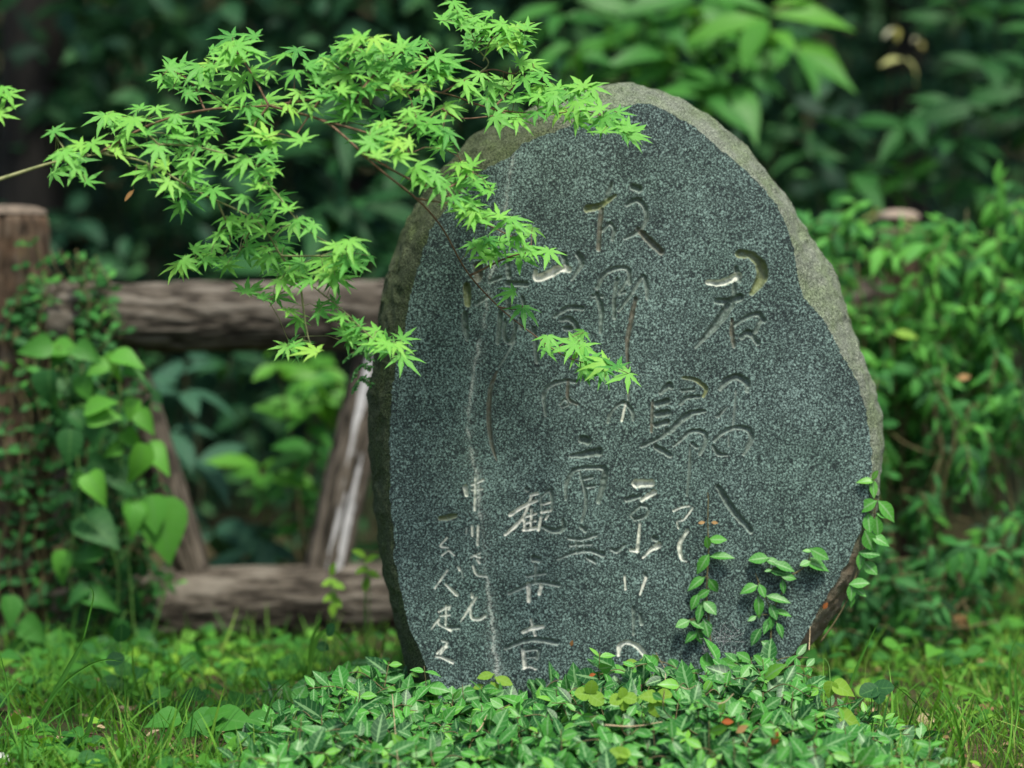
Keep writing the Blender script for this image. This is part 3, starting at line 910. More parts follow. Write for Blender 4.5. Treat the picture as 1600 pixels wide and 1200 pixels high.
YL, YR = 6.97, 7.70
PL = at(22.0, 900.0, YL)
PR = at(1398.0, 900.0, YR)
fence = thing('log_fence', 'rustic log fence of barked posts, round rails and slanting braces behind the stone', 'fence', (float(PL[0]), YL, 0))
log_mesh((PL[0], YL, -.2), (PL[0], YL, 1.245), .122, .108, 1, 130, 72, .13).build('post', M['post_bark'], fence)
log_mesh((PR[0], YR, -.2), (PR[0], YR, 1.215), .088, .074, 2, 130, 64, .1, dome=.5).build('post', M['post_bark'], fence)
def cut_top(x, y, z, r):
    mb = MB()
    th = np.linspace(0, 2 * np.pi, 40, endpoint=False)
    rr = r * (1 + .05 * np.sin(th * 3 + 1))
    V = [np.stack([x + rr * k * np.cos(th), y + rr * k * np.sin(th), z + 0 * th + h], -1) for k, h in ((1, 0), (.97, .012), (.7, .022), (.3, .027))]
    V = np.array(V)
    idx = np.arange(160).reshape(4, 40)
    q = np.stack([idx[:-1], np.roll(idx[:-1], -1, 1), np.roll(idx[1:], -1, 1), idx[1:]], -1).reshape(-1, 4)
    mb.add(V.reshape(-1, 3), np.concatenate([q.ravel(), idx[-1]]), np.concatenate([np.full(len(q), 4), [40]]))
    return mb
posts = [o for o in fence.children if o.name.startswith('post')]
cut_top(PL[0], YL, 1.25, .100).build('cut_end', M['grey_cut'], posts[0])
cut_top(PR[0], YR, 1.25, .068).build('cut_end', M['cut_wood'], posts[1])
def rail(z, r, seed):
    d = (PR - PL)[:2]
    d = d / np.linalg.norm(d)
    a = (PL[0] + d[0] * .09, YL + d[1] * .09 - .015, z)
    b = (PR[0] - d[0] * .05, YR - d[1] * .05, z + .005)
    return log_mesh(a, b, r, r * .98, seed, 260, 96, .085)
rail(.952, .103, 5).build('rail', M['rail_bark'], fence)
rail(.098, .112, 9).build('rail', M['rail_bark'], fence)
e_ = (YR - YL) / (PR[0] - PL[0])
yl = lambda px: YL + (float(at(px, 700.0, 7.1)[0]) - PL[0]) * e_
b1a, b1b = at(196.0, 545.0, yl(196)), at(308.0, 915.0, yl(308))
log_mesh(b1a, b1b, .050, .056, 14, 90, 48, .14).build('brace', M['brace_bark'], fence)
b2a, b2b = at(592.0, 520.0, yl(592)), at(503.0, 925.0, yl(503))
worn2 = lambda T, nx, ny, n: (ny < .1) * np.maximum(np.clip(1.0 - np.abs(nx + .15 - .25 * T) * 2.6, 0, 1) * np.clip(1.5 - T * 1.1, 0, 1), np.clip(1.1 - np.abs(nx - .55) * 3.6, 0, 1) * np.clip(T * 2.2 - .5, 0, 1)) * np.clip(n * 3.2 - .5, 0, 1.4)
log_mesh(b2a, b2b, .062, .070, 21, 90, 56, .1, worn=worn2).build('brace', M['brace_bark'], fence)


# ------------------------------------------------------------------ plant builders
UP = np.array([0, 0, 1.0])

def rdir(k, x=(-1, 1), y=(-1, 1), z=(-1, 1)):
    return np.stack([RNG.uniform(*x, k), RNG.uniform(*y, k), RNG.uniform(*z, k)], -1)

def pair_shoot(fol, st, pts, tpls, size, pairs, tint0=.35, tintv=.3, tip_light=.4, rad=.0016, droop=.2, face=(0, -.55, .8), spread=1.0):
    """A leafy shoot: opposite pairs of leaves along a curve, lighter and smaller at the tip."""
    L = smooth_line(pts, 6)
    st.tube(L, np.linspace(rad, rad * .6, len(L)), 5)
    seg = np.linalg.norm(np.diff(L, axis=0), axis=1)
    cum = np.concatenate([[0], np.cumsum(seg)])
    tan = np.gradient(L, axis=0)
    pos, tip, nrm, sz, tn = [], [], [], [], []
    for k in range(pairs):
        s = cum[-1] * (k + .6) / pairs
        p = np.array([np.interp(s, cum, L[:, c]) for c in range(3)])
        t = np.array([np.interp(s, cum, tan[:, c]) for c in range(3)])
        t /= np.linalg.norm(t) + 1e-9
        side = np.cross(t, np.array(face) + RNG.normal(0, .35, 3))
        side /= np.linalg.norm(side) + 1e-9
        end = k / max(1, pairs - 1)
        for sg in (-1, 1):
            if RNG.random() < .06:
                continue
            d = side * sg * spread + t * RNG.uniform(.15, .8) + RNG.normal(0, .18, 3) - UP * droop * RNG.random()
            pos.append(p)
            tip.append(d)
            nrm.append(np.array(face) + RNG.normal(0, .38, 3))
            sz.append(size * RNG.uniform(.72, 1.15) * (1 - .4 * end ** 3))
            tn.append(np.clip(tint0 + RNG.normal(0, tintv) * .6 + tip_light * end ** 2, 0, 1))
    put_leaves(fol, tpls, pos, tip, nrm, np.array(sz), np.array(tn))

JAS = [OVAL, OVAL_B, OVAL_C]


# ------------------------------------------------------------------ the maple
def maple():
    root = thing('maple_tree', 'young green maple whose leafy branches hang in front of the stone', 'tree', (-2.3, 5.3, 0))
    tb = MB()
    tr = smooth_line([(-2.3, 5.3, -.1), (-2.26, 5.28, .6), (-2.32, 5.33, 1.5), (-2.22, 5.4, 2.6), (-2.3, 5.5, 3.6)], 10)
    tb.tube(tr, np.linspace(.075, .03, len(tr)), 14)
    for e in ((-1.5, 5.0, 3.1), (-3.0, 5.2, 3.3), (-2.2, 6.0, 3.9)):
        ln = smooth_line([(-2.26, 5.4, 2.4), ((e[0] - 2.26) / 2, (e[1] + 5.4) / 2, (e[2] + 2.4) / 2 + .15), e], 6)
        tb.tube(ln, np.linspace(.03, .008, len(ln)), 8)
    tb.build('trunk', M['twig'], root)
    # upper crown, beyond the picture
    cr = MB()
    k = 900
    p = np.array([-2.4, 5.3, 3.3]) + RNG.normal(0, 1, (k, 3)) * (.5, .5, .3)
    put_leaves(cr, MAPLES, p, rdir(k, (-1, 1), (-1, 1), (-.7, .1)), np.array([0, 0, 1]) + RNG.normal(0, .35, (k, 3)), RNG.uniform(.04, .055, k))
    cr.build('foliage', M['maple'], root)

    def depth(px, py):
        return 5.18 + .20 * np.clip((np.asarray(px) - 560) / 200.0, 0, 1) + .10 * np.sin(np.asarray(px) / 170.0) * np.clip((760 - np.asarray(px)) / 200.0, 0, 1) + .05 * np.sin(np.asarray(py) / 60.0)

    c1 = [(250, 590), (290, 690), (325, 745), (395, 805), (415, 650), (500, 515), (345, 650), (620, 480), (700, 490), (530, 670), (560, 610), (590, 545), (660, 590), (780, 525), (700, 670), (720, 740),
          (640, 765), (745, 820), (870, 790), (850, 720), (800, 600), (930, 600), (980, 690), (1050, 650), (1085, 720), (1060, 760), (1180, 700), (1200, 640), (1210, 760), (1160, 770), (950, 860),
          (1085, 885), (820, 880), (1160, 830), (1230, 890), (1280, 930), (1330, 990), (1390, 1010), (1020, 980), (1110, 990), (1180, 1020), (985, 1050), (880, 1110), (920, 1150), (1010, 1165), (1120, 1100),
          (1200, 1150), (1330, 1170), (830, 1170), (1500, 1110), (1560, 1090), (770, 560), (870, 650), (900, 540)]
    c1u = [(770, 300), (770, 380), (850, 420), (920, 370), (880, 310), (720, 350), (1030, 200), (1080, 210), (1000, 240), (1040, 270), (1140, 240), (1260, 250), (1200, 330), (1130, 330), (1060, 370),
           (950, 300), (1030, 480), (1120, 490), (1080, 430), (1180, 480), (1310, 330), (1390, 290), (1470, 270), (1540, 220), (1590, 170), (1290, 480), (1380, 480), (1430, 430), (1330, 420), (1500, 420),
           (1570, 400), (1530, 340), (1580, 480), (1480, 340), (1420, 350), (1340, 620), (1190, 600), (1120, 610)]
    c2u = [(110, 170), (190, 180), (60, 220), (290, 210), (340, 220), (230, 220), (150, 240), (30, 250), (80, 310), (180, 300), (120, 340), (240, 290), (320, 290), (400, 280), (440, 290), (200, 370),
           (290, 340), (280, 390), (350, 360), (400, 390), (140, 400), (50, 400), (60, 470), (480, 260), (520, 290), (490, 340), (460, 320), (610, 410), (650, 340), (700, 380), (590, 380), (690, 450),
           (750, 400), (820, 440), (860, 360), (850, 280), (890, 300), (930, 340), (920, 390), (900, 430), (840, 510), (830, 540), (780, 510), (740, 530), (910, 510), (960, 480), (980, 440), (1040, 420),
           (1020, 500), (1090, 470), (1110, 380), (1080, 400), (1160, 400), (1150, 440), (1110, 540), (1180, 480), (1220, 530), (1250, 550), (1300, 570), (1330, 590), (1210, 580),
           (480, 580), (430, 420), (510, 480), (380, 540), (430, 560)]
    c2t = [(560, 60), (590, 110), (620, 90), (690, 60), (740, 110), (720, 200), (620, 200), (680, 150), (770, 140), (820, 130), (850, 170), (870, 120), (830, 210), (790, 190), (545, 20), (655, 110)]
    c2l = [(510, 600), (340, 500), (480, 650), (180, 610), (200, 690), (160, 650), (280, 640), (300, 700), (260, 590), (240, 620), (380, 760), (450, 790), (480, 830), (400, 800), (560, 740), (620, 730),
           (590, 770), (560, 830), (640, 820), (690, 850), (540, 890), (590, 900), (620, 940), (640, 980), (680, 960), (570, 930), (740, 960), (790, 990), (820, 1020), (700, 1070), (760, 1080), (720, 1130),
           (660, 1110), (690, 1150), (820, 1070), (870, 1110), (900, 1120), (960, 1130), (830, 1150), (230, 560), (330, 640)]
    c4 = [(790, 80), (930, 50), (1020, 80), (1170, 50), (1310, 90), (1260, 150), (1370, 140), (1450, 110), (1100, 180), (1180, 210), (1300, 280), (1330, 320), (1430, 290), (1270, 440), (1330, 430),
          (1390, 450), (1520, 300), (1560, 370), (1590, 340), (1500, 60)]
    c5l = [(20, 40), (60, 60), (100, 60), (10, 130), (30, 300), (70, 360), (180, 370), (240, 430), (210, 420), (290, 430)]
    c5r = [(850, 270), (790, 190), (960, 400), (1060, 430), (1110, 450), (1150, 490), (1200, 510), (1260, 520)]
    A = lambda l, ox, oy: [(ox + x / 2.857, oy + y / 2.857) for x, y in l]
    low_left = A(c1, 0, 0) + A(c4, 0, 390) + A(c5l, 520, 390)
    upper = A(c1u, 0, 0) + A(c2u, 520, 0)
    top = A(c2t, 520, 0)
    lower = A(c2l, 520, 0) + A(c5r, 520, 390)
    edge = [(4, 140), (14, 150), (-14, 146), (2, 176), (-30, 160)]
    tw_ll = [[(-420, 420), (-150, 330), (0, 280), (90, 252), (160, 240)], [(160, 240), (230, 255), (310, 300), (400, 345), (440, 400), (480, 440), (530, 480), (590, 535), (625, 548)],
             [(160, 240), (240, 226), (320, 232), (390, 258), (430, 300), (475, 355), (540, 395)], [(100, 250), (130, 275)], [(110, 247), (85, 210)], [(340, 315), (360, 370), (340, 405), (285, 412)],
             [(400, 345), (370, 400)], [(440, 400), (460, 440), (420, 470)], [(470, 450), (480, 520), (490, 545)], [(440, 400), (520, 400)], [(230, 255), (250, 290)], [(250, 228), (210, 190), (180, 180)]]
    tw_up = [[(150, 242), (235, 195), (320, 172), (420, 165), (520, 150), (600, 140), (690, 145), (770, 170), (850, 178), (920, 175), (985, 205)], [(320, 172), (300, 130), (270, 110)], [(420, 165), (390, 110), (365, 75)],
             [(520, 150), (540, 100), (560, 70)], [(420, 165), (400, 190)], [(560, 145), (610, 90), (640, 80)], [(600, 140), (640, 115), (690, 100)], [(690, 145), (760, 110), (800, 115), (840, 110)],
             [(770, 170), (810, 130), (840, 120)], [(770, 170), (810, 185)], [(850, 178), (910, 140)], [(690, 170), (720, 185), (780, 180)], [(500, 155), (460, 215)]]
    tw_tp = [[(690, 145), (760, 105), (750, 80), (735, 50), (715, 20)], [(755, 95), (770, 60), (810, 45), (830, 42)], [(745, 70), (770, 40)]]
    tw_lo = [[(420, 165), (500, 187), (540, 215), (590, 262), (650, 310), (690, 355), (730, 425), (780, 480), (830, 520), (880, 555), (930, 572)], [(560, 235), (640, 280), (690, 300), (720, 330), (780, 360), (830, 385)],
             [(650, 310), (700, 318)], [(735, 430), (800, 400), (850, 395)], [(780, 480), (815, 485)], [(500, 187), (580, 210), (640, 240)], [(690, 300), (740, 270)]]
    for leaves, tws, th, extra in ((low_left, tw_ll, .010, 70), (upper, tw_up, .003, 65), (top, tw_tp, .0022, 8), (lower, tw_lo, .003, 26), (edge, [[(-300, 210), (-80, 175), (0, 150)]], .003, 0)):
        tw, fo = MB(), MB()
        tp = []
        for k, l in enumerate(tws):
            L = smooth_line(l, 8)
            P = at(L[:, 0], L[:, 1], depth(L[:, 0], L[:, 1]) + .02)
            if l[0][0] <= -300:
                P = np.vstack([smooth_line([(-2.28, 5.32, 1.35), (-2.0, 5.22, 1.42 if th > .005 else 1.9), P[0]], 5)[:-1], P])
            tw.tube(P, np.linspace(th if k == 0 else min(th, .0026), .0011, len(P)), 7)
            tp.append(P)
        tpts = np.vstack(tp)
        pts = [(x, y, 0) for x, y in leaves]
        for _ in range(extra):
            x, y = leaves[RNG.integers(len(leaves))]
            pts.append((x + RNG.normal(0, 16), y + RNG.normal(0, 11), RNG.uniform(.05, .17)))
        pts = np.array(pts)
        k = len(pts)
        Y = depth(pts[:, 0], pts[:, 1]) + RNG.uniform(-.03, .03, k) + pts[:, 2]
        P = at(pts[:, 0], pts[:, 1], Y)
        a = np.where(RNG.random(k) < .5, RNG.uniform(-np.pi, np.pi, k), RNG.normal(0, 1.0, k))
        tip = np.stack([np.sin(a), -np.cos(a) * .75, -np.cos(a) * .66 + RNG.normal(0, .08, k)], -1)
        nrm = np.stack([RNG.normal(0, .20, k), -.66 + RNG.normal(0, .15, k), .75 + RNG.normal(0, .15, k)], -1)
        size = RNG.uniform(.040, .062, k)
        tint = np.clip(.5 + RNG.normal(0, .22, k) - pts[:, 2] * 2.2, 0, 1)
        R = axes(tip, nrm)
        base = P - R[:, :, 1] * size[:, None] * .18
        put_leaves(fo, MAPLES, base, tip, nrm, size, tint, RNG.uniform(.95, 1.15, k))
        for q in base:
            d = np.linalg.norm(tpts - q, axis=1)
            j = int(np.argmin(d + RNG.uniform(0, .012)))
            if d[j] < .16:
                mid = (q + tpts[j]) / 2 + np.array([0, 0, .008])
                tw.tube([q, mid, tpts[j]], .0008, 4, False)
        b = tw.build('branch', M['greentwig'] if th != .003 or len(leaves) < 30 else M['twig'], root)
        fo.build('foliage', M['maple'], b)
maple()


# ------------------------------------------------------------------ trailing ivy at the stone's foot
MT_X = np.array([430, 480, 540, 600, 650, 700, 790, 880, 930, 1000, 1060, 1100, 1150, 1220, 1260, 1300, 1345, 1400], float)
MT_Y = np.array([1150, 1100, 1070, 1058, 1100, 1118, 1102, 1078, 1056, 1066, 1040, 1024, 1022, 1046, 1082, 1112, 1140, 1172], float)
MX = at(MT_X, MT_Y, 5.55)[:, 0]
MZ = np.maximum(at(MT_X, MT_Y, 5.55)[:, 2], .02)

def mound(x, y):
    top = np.interp(x, MX, MZ, left=0, right=0)
    f = np.clip((y - 4.75) / .62, 0, 1)
    g = np.clip((6.05 - y) / .35, 0, 1)
    return top * (f * f * (3 - 2 * f)) * g

def ground_ivy():
    fo, st = MB(), MB()
    n = 640
    x = RNG.uniform(MX[0], MX[-1], n * 3)
    y = RNG.uniform(4.85, 5.62, n * 3)
    beside = x < at(655.0, 1100.0, 5.55)[0]
    y = np.where(beside, RNG.uniform(4.95, 6.0, n * 3), y)
    hm = mound(x, y)
    ok = hm > .012
    x, y, hm = x[ok][:n], y[ok][:n], hm[ok][:n]
    for k in range(len(x)):
        b = np.array([x[k], y[k], hm[k] * RNG.uniform(.45, .85)])
        az = RNG.uniform(0, 2 * np.pi)
        ln = RNG.uniform(.05, .13)
        d = np.array([math.cos(az), math.sin(az) * .8 - .25, 0]) * ln
        e = b + d + UP * RNG.uniform(.01, .055)
        m = (b + e) / 2 + UP * RNG.uniform(.0, .03)
        if RNG.random() < .16:
            e = b + d * .5 + UP * RNG.uniform(.05, .10)
        if e[1] > Y0 - .03 and b[0] > at(655.0, 1100.0, 5.55)[0]:
            e[1] = m[1] = Y0 - .03
        pair_shoot(fo, st, [b, m, e], JAS, .066 * RNG.uniform(.7, 1.15), int(RNG.integers(2, 5)), tint0=.22, tintv=.4, tip_light=.42, face=(0, -.55, .8))
    # a second, darker layer lying low
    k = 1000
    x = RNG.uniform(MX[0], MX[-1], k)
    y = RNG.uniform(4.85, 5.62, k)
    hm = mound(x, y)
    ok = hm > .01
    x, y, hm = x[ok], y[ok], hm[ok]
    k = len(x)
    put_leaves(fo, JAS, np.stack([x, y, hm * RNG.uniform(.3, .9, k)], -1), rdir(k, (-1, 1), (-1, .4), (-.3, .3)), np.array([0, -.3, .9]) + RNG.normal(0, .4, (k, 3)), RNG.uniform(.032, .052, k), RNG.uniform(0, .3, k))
    o = fo.build('ground_ivy', M['jasmine'])
    o['kind'] = 'stuff'
    o2 = st.build('ivy_stems', M['stem'])
    o2['kind'] = 'stuff'
    return o
ground_ivy()

# soil heaped under the ivy
def soil_heap():
    gx = np.linspace(MX[0] - .05, MX[-1] + .05, 90)
    gy = np.linspace(4.7, 6.1, 70)
    X, Y = np.meshgrid(gx, gy)
    Z = mound(X, Y) * .55 - .012 + .02 * (fbm(np.stack([X * 9, Y * 9, 0 * X], -1), 3) - .5)
    Z = np.maximum(Z, ground_h(X, Y) - .02)
    idx = np.arange(X.size).reshape(X.shape)
    q = np.stack([idx[:-1, :-1], idx[:-1, 1:], idx[1:, 1:], idx[1:, :-1]], -1).reshape(-1, 4)
    mb = MB()
    mb.add(np.stack([X, Y, Z], -1).reshape(-1, 3), q.ravel(), np.full(len(q), 4))
    o = mb.build('soil_bank', plain_mat('dark_soil', (.015, .011, .008), (.06, .04, .025), 50, .95, .6))
    o['kind'] = 'structure'
soil_heap()


def climbing_shoot(label, stem, leaves, origin, scale, Yf, brown=()):
    """One ivy shoot on the stone: a stem and leaves (x, y, angle in degrees clockwise from up, length) in crop pixels; Yf gives the depth."""
    T = lambda x, y: (origin[0] + np.asarray(x, float) / scale, origin[1] + np.asarray(y, float) / scale)
    S = smooth_line(stem, 6)
    px, py = T(S[:, 0], S[:, 1])
    P = Yf(px, py)
    root = thing('ivy_shoot', label, 'ivy shoot', tuple(P[0]), 'ivy shoots climbing the stone')
    st, fo = MB(), MB()
    st.tube(P, np.linspace(.0022, .0011, len(P)), 6)
    pos, tip, nrm, sz, tn = [], [], [], [], []
    for (x, y, a, ln, t) in leaves:
        cx, cy = T(x, y)
        c = Yf(np.array([cx]), np.array([cy]))[0]
        a = math.radians(a + RNG.normal(0, 6))
        d = np.array([math.sin(a), -.25 + RNG.normal(0, .12), math.cos(a)])
        L = ln / scale / 672.0 * 1.25
        dn = d / np.linalg.norm(d)
        c = c + np.array([0, -.006 - .010 * RNG.random(), 0])
        b = c - dn * L * .5
        pos.append(b)
        tip.append(d)
        nrm.append(np.array([RNG.normal(0, .22), -.75, .65 + RNG.normal(0, .15)]))
        sz.append(L)
        tn.append(min(1, t + .08))
        j = int(np.argmin(np.linalg.norm(P - b, axis=1)))
        st.tube([P[j], (P[j] + b) / 2 + UP * .002, b], .0009, 4, False)
    put_leaves(fo, JAS, pos, tip, nrm, np.array(sz), np.array(tn))
    so = st.build('stem', M['stem'], root)
    fo.build('foliage', M['jasmine'], root)
    if brown:
        bf = MB()
        bp = np.array([Yf(*map(lambda v: np.array([v]), T(x, y)))[0] + (0, -.008, 0) for x, y, a in brown])
        bt = [(math.sin(math.radians(a)), -.2, math.cos(math.radians(a))) for x, y, a in brown]
        put_leaves(bf, [OVAL], bp, bt, np.tile([0, -.9, .4], (len(brown), 1)), .017)
        bf.build('withered_leaf', M['dead'], so)
    return root

front = lambda px, py: on_face(px, py, back=-.012)
O9 = (1040, 780)
climbing_shoot('straightest ivy shoot on the dark face, two tiny brown leaves near its top', [(205, 700), (195, 560), (183, 440), (186, 330), (192, 230), (188, 100), (190, 10), (188, -30)],
    [(184, 190, -15, 55, .75), (230, 178, 95, 70, .7), (163, 285, 215, 85, .62), (250, 252, 100, 92, .5), (135, 370, 245, 80, .55), (214, 385, 140, 65, .5), (165, 420, 235, 60, .5), (127, 455, 215, 65, .5),
     (196, 480, 130, 70, .42), (152, 500, 195, 85, .4), (75, 552, 250, 60, .55), (136, 555, 120, 65, .35), (180, 570, 170, 75, .35), (110, 610, 240, 60, .4), (150, 610, 160, 65, .35)], O9, 2.857, front, ((175, 101, -95), (202, 101, 95)))
climbing_shoot('bushiest ivy shoot on the dark face, between the straight and the arching shoot', [(470, 700), (470, 600), (468, 500), (430, 405), (400, 330)],
    [(370, 395, 265, 70, .6), (428, 405, 150, 55, .55), (500, 440, 110, 95, .42), (415, 478, 175, 85, .55), (480, 500, 150, 65, .3), (522, 505, 95, 70, .6), (450, 560, 200, 70, .35), (510, 580, 150, 60, .4), (400, 610, 215, 75, .2), (460, 650, 120, 70, .4), (385, 530, 250, 40, .5), (470, 545, 170, 60, .3)], O9, 2.857, front)
climbing_shoot('curved ivy shoot arching over the dark face beside the bushiest shoot', [(470, 500), (510, 440), (530, 370), (500, 300), (450, 262)],
    [(415, 264, 268, 78, .5), (476, 276, 110, 65, .45), (527, 297, 110, 85, .4), (546, 343, 100, 60, .5), (500, 322, 110, 75, .1), (522, 387, 175, 55, .35), (455, 315, 265, 30, .4)], O9, 2.857, front)
climbing_shoot('small ivy sprig of three leaves alone on the dark face', [(560, 340), (610, 310), (640, 262), (646, 235)], [(630, 227, 275, 38, .7), (682, 240, 115, 80, .6), (675, 288, 95, 95, .5), (620, 283, 240, 45, .6)], O9, 2.857, front)
def rimf(px, py):
    return on_face(px, py, back=.0)
climbing_shoot('ivy shoot climbing the rough rim of the stone with pale pointed leaves', [(690, 640), (760, 540), (815, 440), (852, 330), (890, 210), (925, 110), (935, 20), (930, -70), (930, -110)],
    [(905, 105, 185, 80, .6), (942, 120, 5, 80, .6), (905, 182, 155, 85, .55), (955, 178, 105, 75, .6), (905, 240, 95, 80, .3), (868, 272, 190, 70, .6), (912, 305, 140, 70, .6), (860, 372, 85, 75, .6), (826, 410, 180, 70, .6),
     (865, 410, 135, 60, .65), (830, 452, 185, 50, .6), (895, 28, 240, 85, .68), (988, 50, 140, 100, .68), (963, 70, 110, 45, .6), (890, -85, 280, 65, .8), (930, -110, 25, 45, .85), (926, -50, 180, 75, .72)], O9, 2.857, rimf)


# ------------------------------------------------------------------ seedlings, fallen leaves and twigs on the ivy
def on_mound(px, py, lift=.02):
    """Where the line of sight meets the ivy's surface."""
    d = ray(px, py)
    best = None
    for Y in np.linspace(4.85, 5.64, 160):
        p = d * (Y / d[1]) + np.array([0, 0, H])
        if p[2] <= mound(p[0], p[1]) + lift:
            return p
        best = p
    return best

def seedling(label, px, py, leaves, mat='lime', tpl=None, cat='seedling', group=None, height=.05):
    """A small weed: a stalk from the ground and a few leaves (dx, dy in pixels, angle, length px)."""
    p = on_mound(px, py, .035)
    base = p - UP * height + np.array([0, .01, 0])
    root = thing('weed_seedling', label, cat, tuple(base), group)
    fo, st = MB(), MB()
    for dx, dy, a, ln in leaves:
        a = math.radians(a)
        c = at(px + dx, py + dy, p[1] - .01)
        d = np.array([math.sin(a), -.3, math.cos(a)])
        L = ln / 690.0
        b = c - d / np.linalg.norm(d) * L * .5
        put_leaves(fo, tpl or [HEART], [b], [d], [(RNG.normal(0, .2), -.8, .7)], [L], [RNG.random()], [1.0])
        st.tube([base, (base + p) / 2 + RNG.normal(0, .004, 3), p, b], .0011, 5)
    st.build('stalk', M['greenstem'], root)
    fo.build('foliage', M[mat], root)

LOB = [ROUND, HEART]
G = 'lime green seedlings among the ivy'
seedling('lime three leaved seedling standing beside an oval sprig below the carved face', 922, 1086, [(-12, -2, -80, 24), (10, 6, 120, 26), (2, -12, 10, 22)], tpl=LOB, group=G)
seedling('middle lime seedling with small crinkled leaflets in the ivy', 975, 1091, [(-12, 2, -110, 22), (10, 0, 100, 22), (0, 10, 180, 18), (-2, -8, -10, 18)], tpl=LOB, group=G)
seedling('largest lime three lobed seedling in the ivy below the ring shaped carving', 1024, 1092, [(-14, -4, -80, 26), (13, -5, 75, 25), (2, 14, 170, 28)], tpl=LOB, group=G)
seedling('single round lime leaf low in the ivy near the bottom', 968, 1180, [(0, 0, 200, 26), (-8, -3, -90, 18), (8, -3, 90, 18)], tpl=[ROUND], group=G)
seedling('pair of pale lime oval leaves by the foot of the carved face', 775, 1062, [(-16, -6, -100, 30), (12, 2, 110, 34), (-28, 12, -110, 22), (0, 14, 140, 30)], tpl=[OVAL_C], group=G)
seedling('pale yellow green oval pair by the ring shaped carving', 1000, 1034, [(-14, 2, -95, 26), (12, -4, 80, 26), (14, 8, 110, 30)], tpl=[OVAL_C], group=G)

def heart_vine():
    """The thin vine with two pairs of lime heart leaves beside the ivy."""
    P = smooth_line([at(1308.0, 1215.0, 5.22), at(1303.0, 1150.0, 5.26), at(1298.0, 1110.0, 5.3), at(1297.0, 1065.0, 5.33), at(1295.0, 1040.0, 5.34), at(1288.0, 1028.0, 5.34)], 6)
    root = thing('heart_leaf_vine', 'thin vine with two pairs of lime heart leaves beside the ivy mound', 'vine', tuple(P[0]))
    st, fo = MB(), MB()
    st.tube(P, np.linspace(.0018, .0008, len(P)), 6)
    for px, py, a, ln in ((1297, 1078, 195, 24), (1319, 1077, 112, 34), (1294, 1134, 200, 34), (1326, 1126, 112, 42)):
        a = math.radians(a)
        c = at(px, py, 5.29)
        d = np.array([math.sin(a), -.15, math.cos(a)])
        L = ln / 710.0
        b = c - d * L * .4
        put_leaves(fo, [HEART], [b], [d], [(RNG.normal(0, .25), -.9, .45)], [L], [RNG.random()], [.95 if a < 3 else 1.1])
        j = int(np.argmin(np.linalg.norm(P - b, axis=1)))
        st.tube([P[j], b], .0009, 4, False)
    st.build('stem', M['greenstem'], root)
    fo.build('foliage', M['lime'], root)
heart_vine()

def lone_leaf(label, p, tip, nrm, size, cat='dead leaf', tpl=OVAL_C, tint=.1, mat='dead', group='fallen leaves', width=1.0):
    mb = MB()
    put_leaves(mb, [tpl], [p], [tip], [nrm], [size], [tint], [width])
    o = mb.build('fallen_leaf', M[mat])
    tag(o, label, cat, group)
lone_leaf('orange dead leaf stuck on the lower edge of the stone face', on_face(1286.0, 952.0, back=-.012), (.5, -.1, .8), (0, -1, .2), .02, tint=.1)
lone_leaf('reddish brown dead leaf lying deepest in the ivy mound', on_mound(1206, 1165, .05), (.35, -.1, .9), (0, -1, .5), .033, tint=.0)
lone_leaf('small red dead leaf half hidden in the ivy', on_mound(1127, 1128, .045), (1, -.1, .05), (0, -.9, .6), .026, tint=.0)
lone_leaf('bright red scrap of leaf on the ivy below the carved face', on_mound(920, 1056, .045), (1, -.1, .3), (0, -.9, .6), .016, tint=.0)
lone_leaf('tan dry leaf tucked in the ivy near the mound front', on_mound(1150, 1145, .04), (.7, -.2, .5), (0, -.8, .7), .03, tint=.8)
lone_leaf('curled brown leaf on the topmost oval leaf by the carved face', on_mound(892, 1010, .05), (.2, -.2, .9), (0, -.9, .4), .016, tint=.4)

def straw(label, a, b, r=.0016, sag=.006):
    P = smooth_line([a, (np.asarray(a) + np.asarray(b)) / 2 - UP * sag, b], 5)
    mb = MB()
    mb.tube(P, np.linspace(r, r * .45, len(P)), 6)
    tag(mb.build('dry_stalk', M['straw']), label, 'dry stalk', 'dry stalks caught in the ivy')
def st2(label, x0, y0, x1, y1, r=.0016):
    straw(label, on_mound(x0, y0, .05), on_mound(x1, y1, .055), r)
st2('long pale straw lying level on the ivy', 945, 1133, 1035, 1128, .0022)
st2('thin upright straw at the ivy edge under the stone corner', 613, 1085, 624, 1215, .0011)
st2('slanting straw between two leaf clusters in the middle of the ivy', 745, 1143, 760, 1118, .0018)
st2('pale slanting straw on the ivy below the shoots', 1121, 1100, 1146, 1084, .0016)
st2('short level straw among the ivy beside the shoots', 1064, 1074, 1088, 1071, .0014)
st2('brown upright twig standing in the ivy beside the lime lobed leaf', 1036, 1100, 1040, 1052, .0014)
straw('pale straw leaning on the lower rough edge of the stone', at(1264.0, 1016.0, 5.6), at(1266.0, 978.0, 5.66), .0015)
straw('thin brown twig leaning against the face above the ring carving', at(1053.0, 1060.0, 5.6), at(1025.0, 1020.0, 5.655), .001)

def web():
    mb = MB()
    for k in range(26):
        a = on_face(1120 + RNG.uniform(-30, 30), 1000 + RNG.uniform(-34, 20), back=-.02 - .03 * RNG.random())
        b = on_face(1125 + RNG.uniform(-30, 40), 1010 + RNG.uniform(-30, 30), back=-.03 - .03 * RNG.random())
        mb.tube([a, (a + b) / 2 - UP * .003, b], 0.00022, 3, False)
    tag(mb.build('spider_web', plain_mat('web_silk', (.5, .5, .5), (.7, .7, .7), 30, .6)), 'small pale spider web between the ivy shoots and the stone', 'spider web')
web()

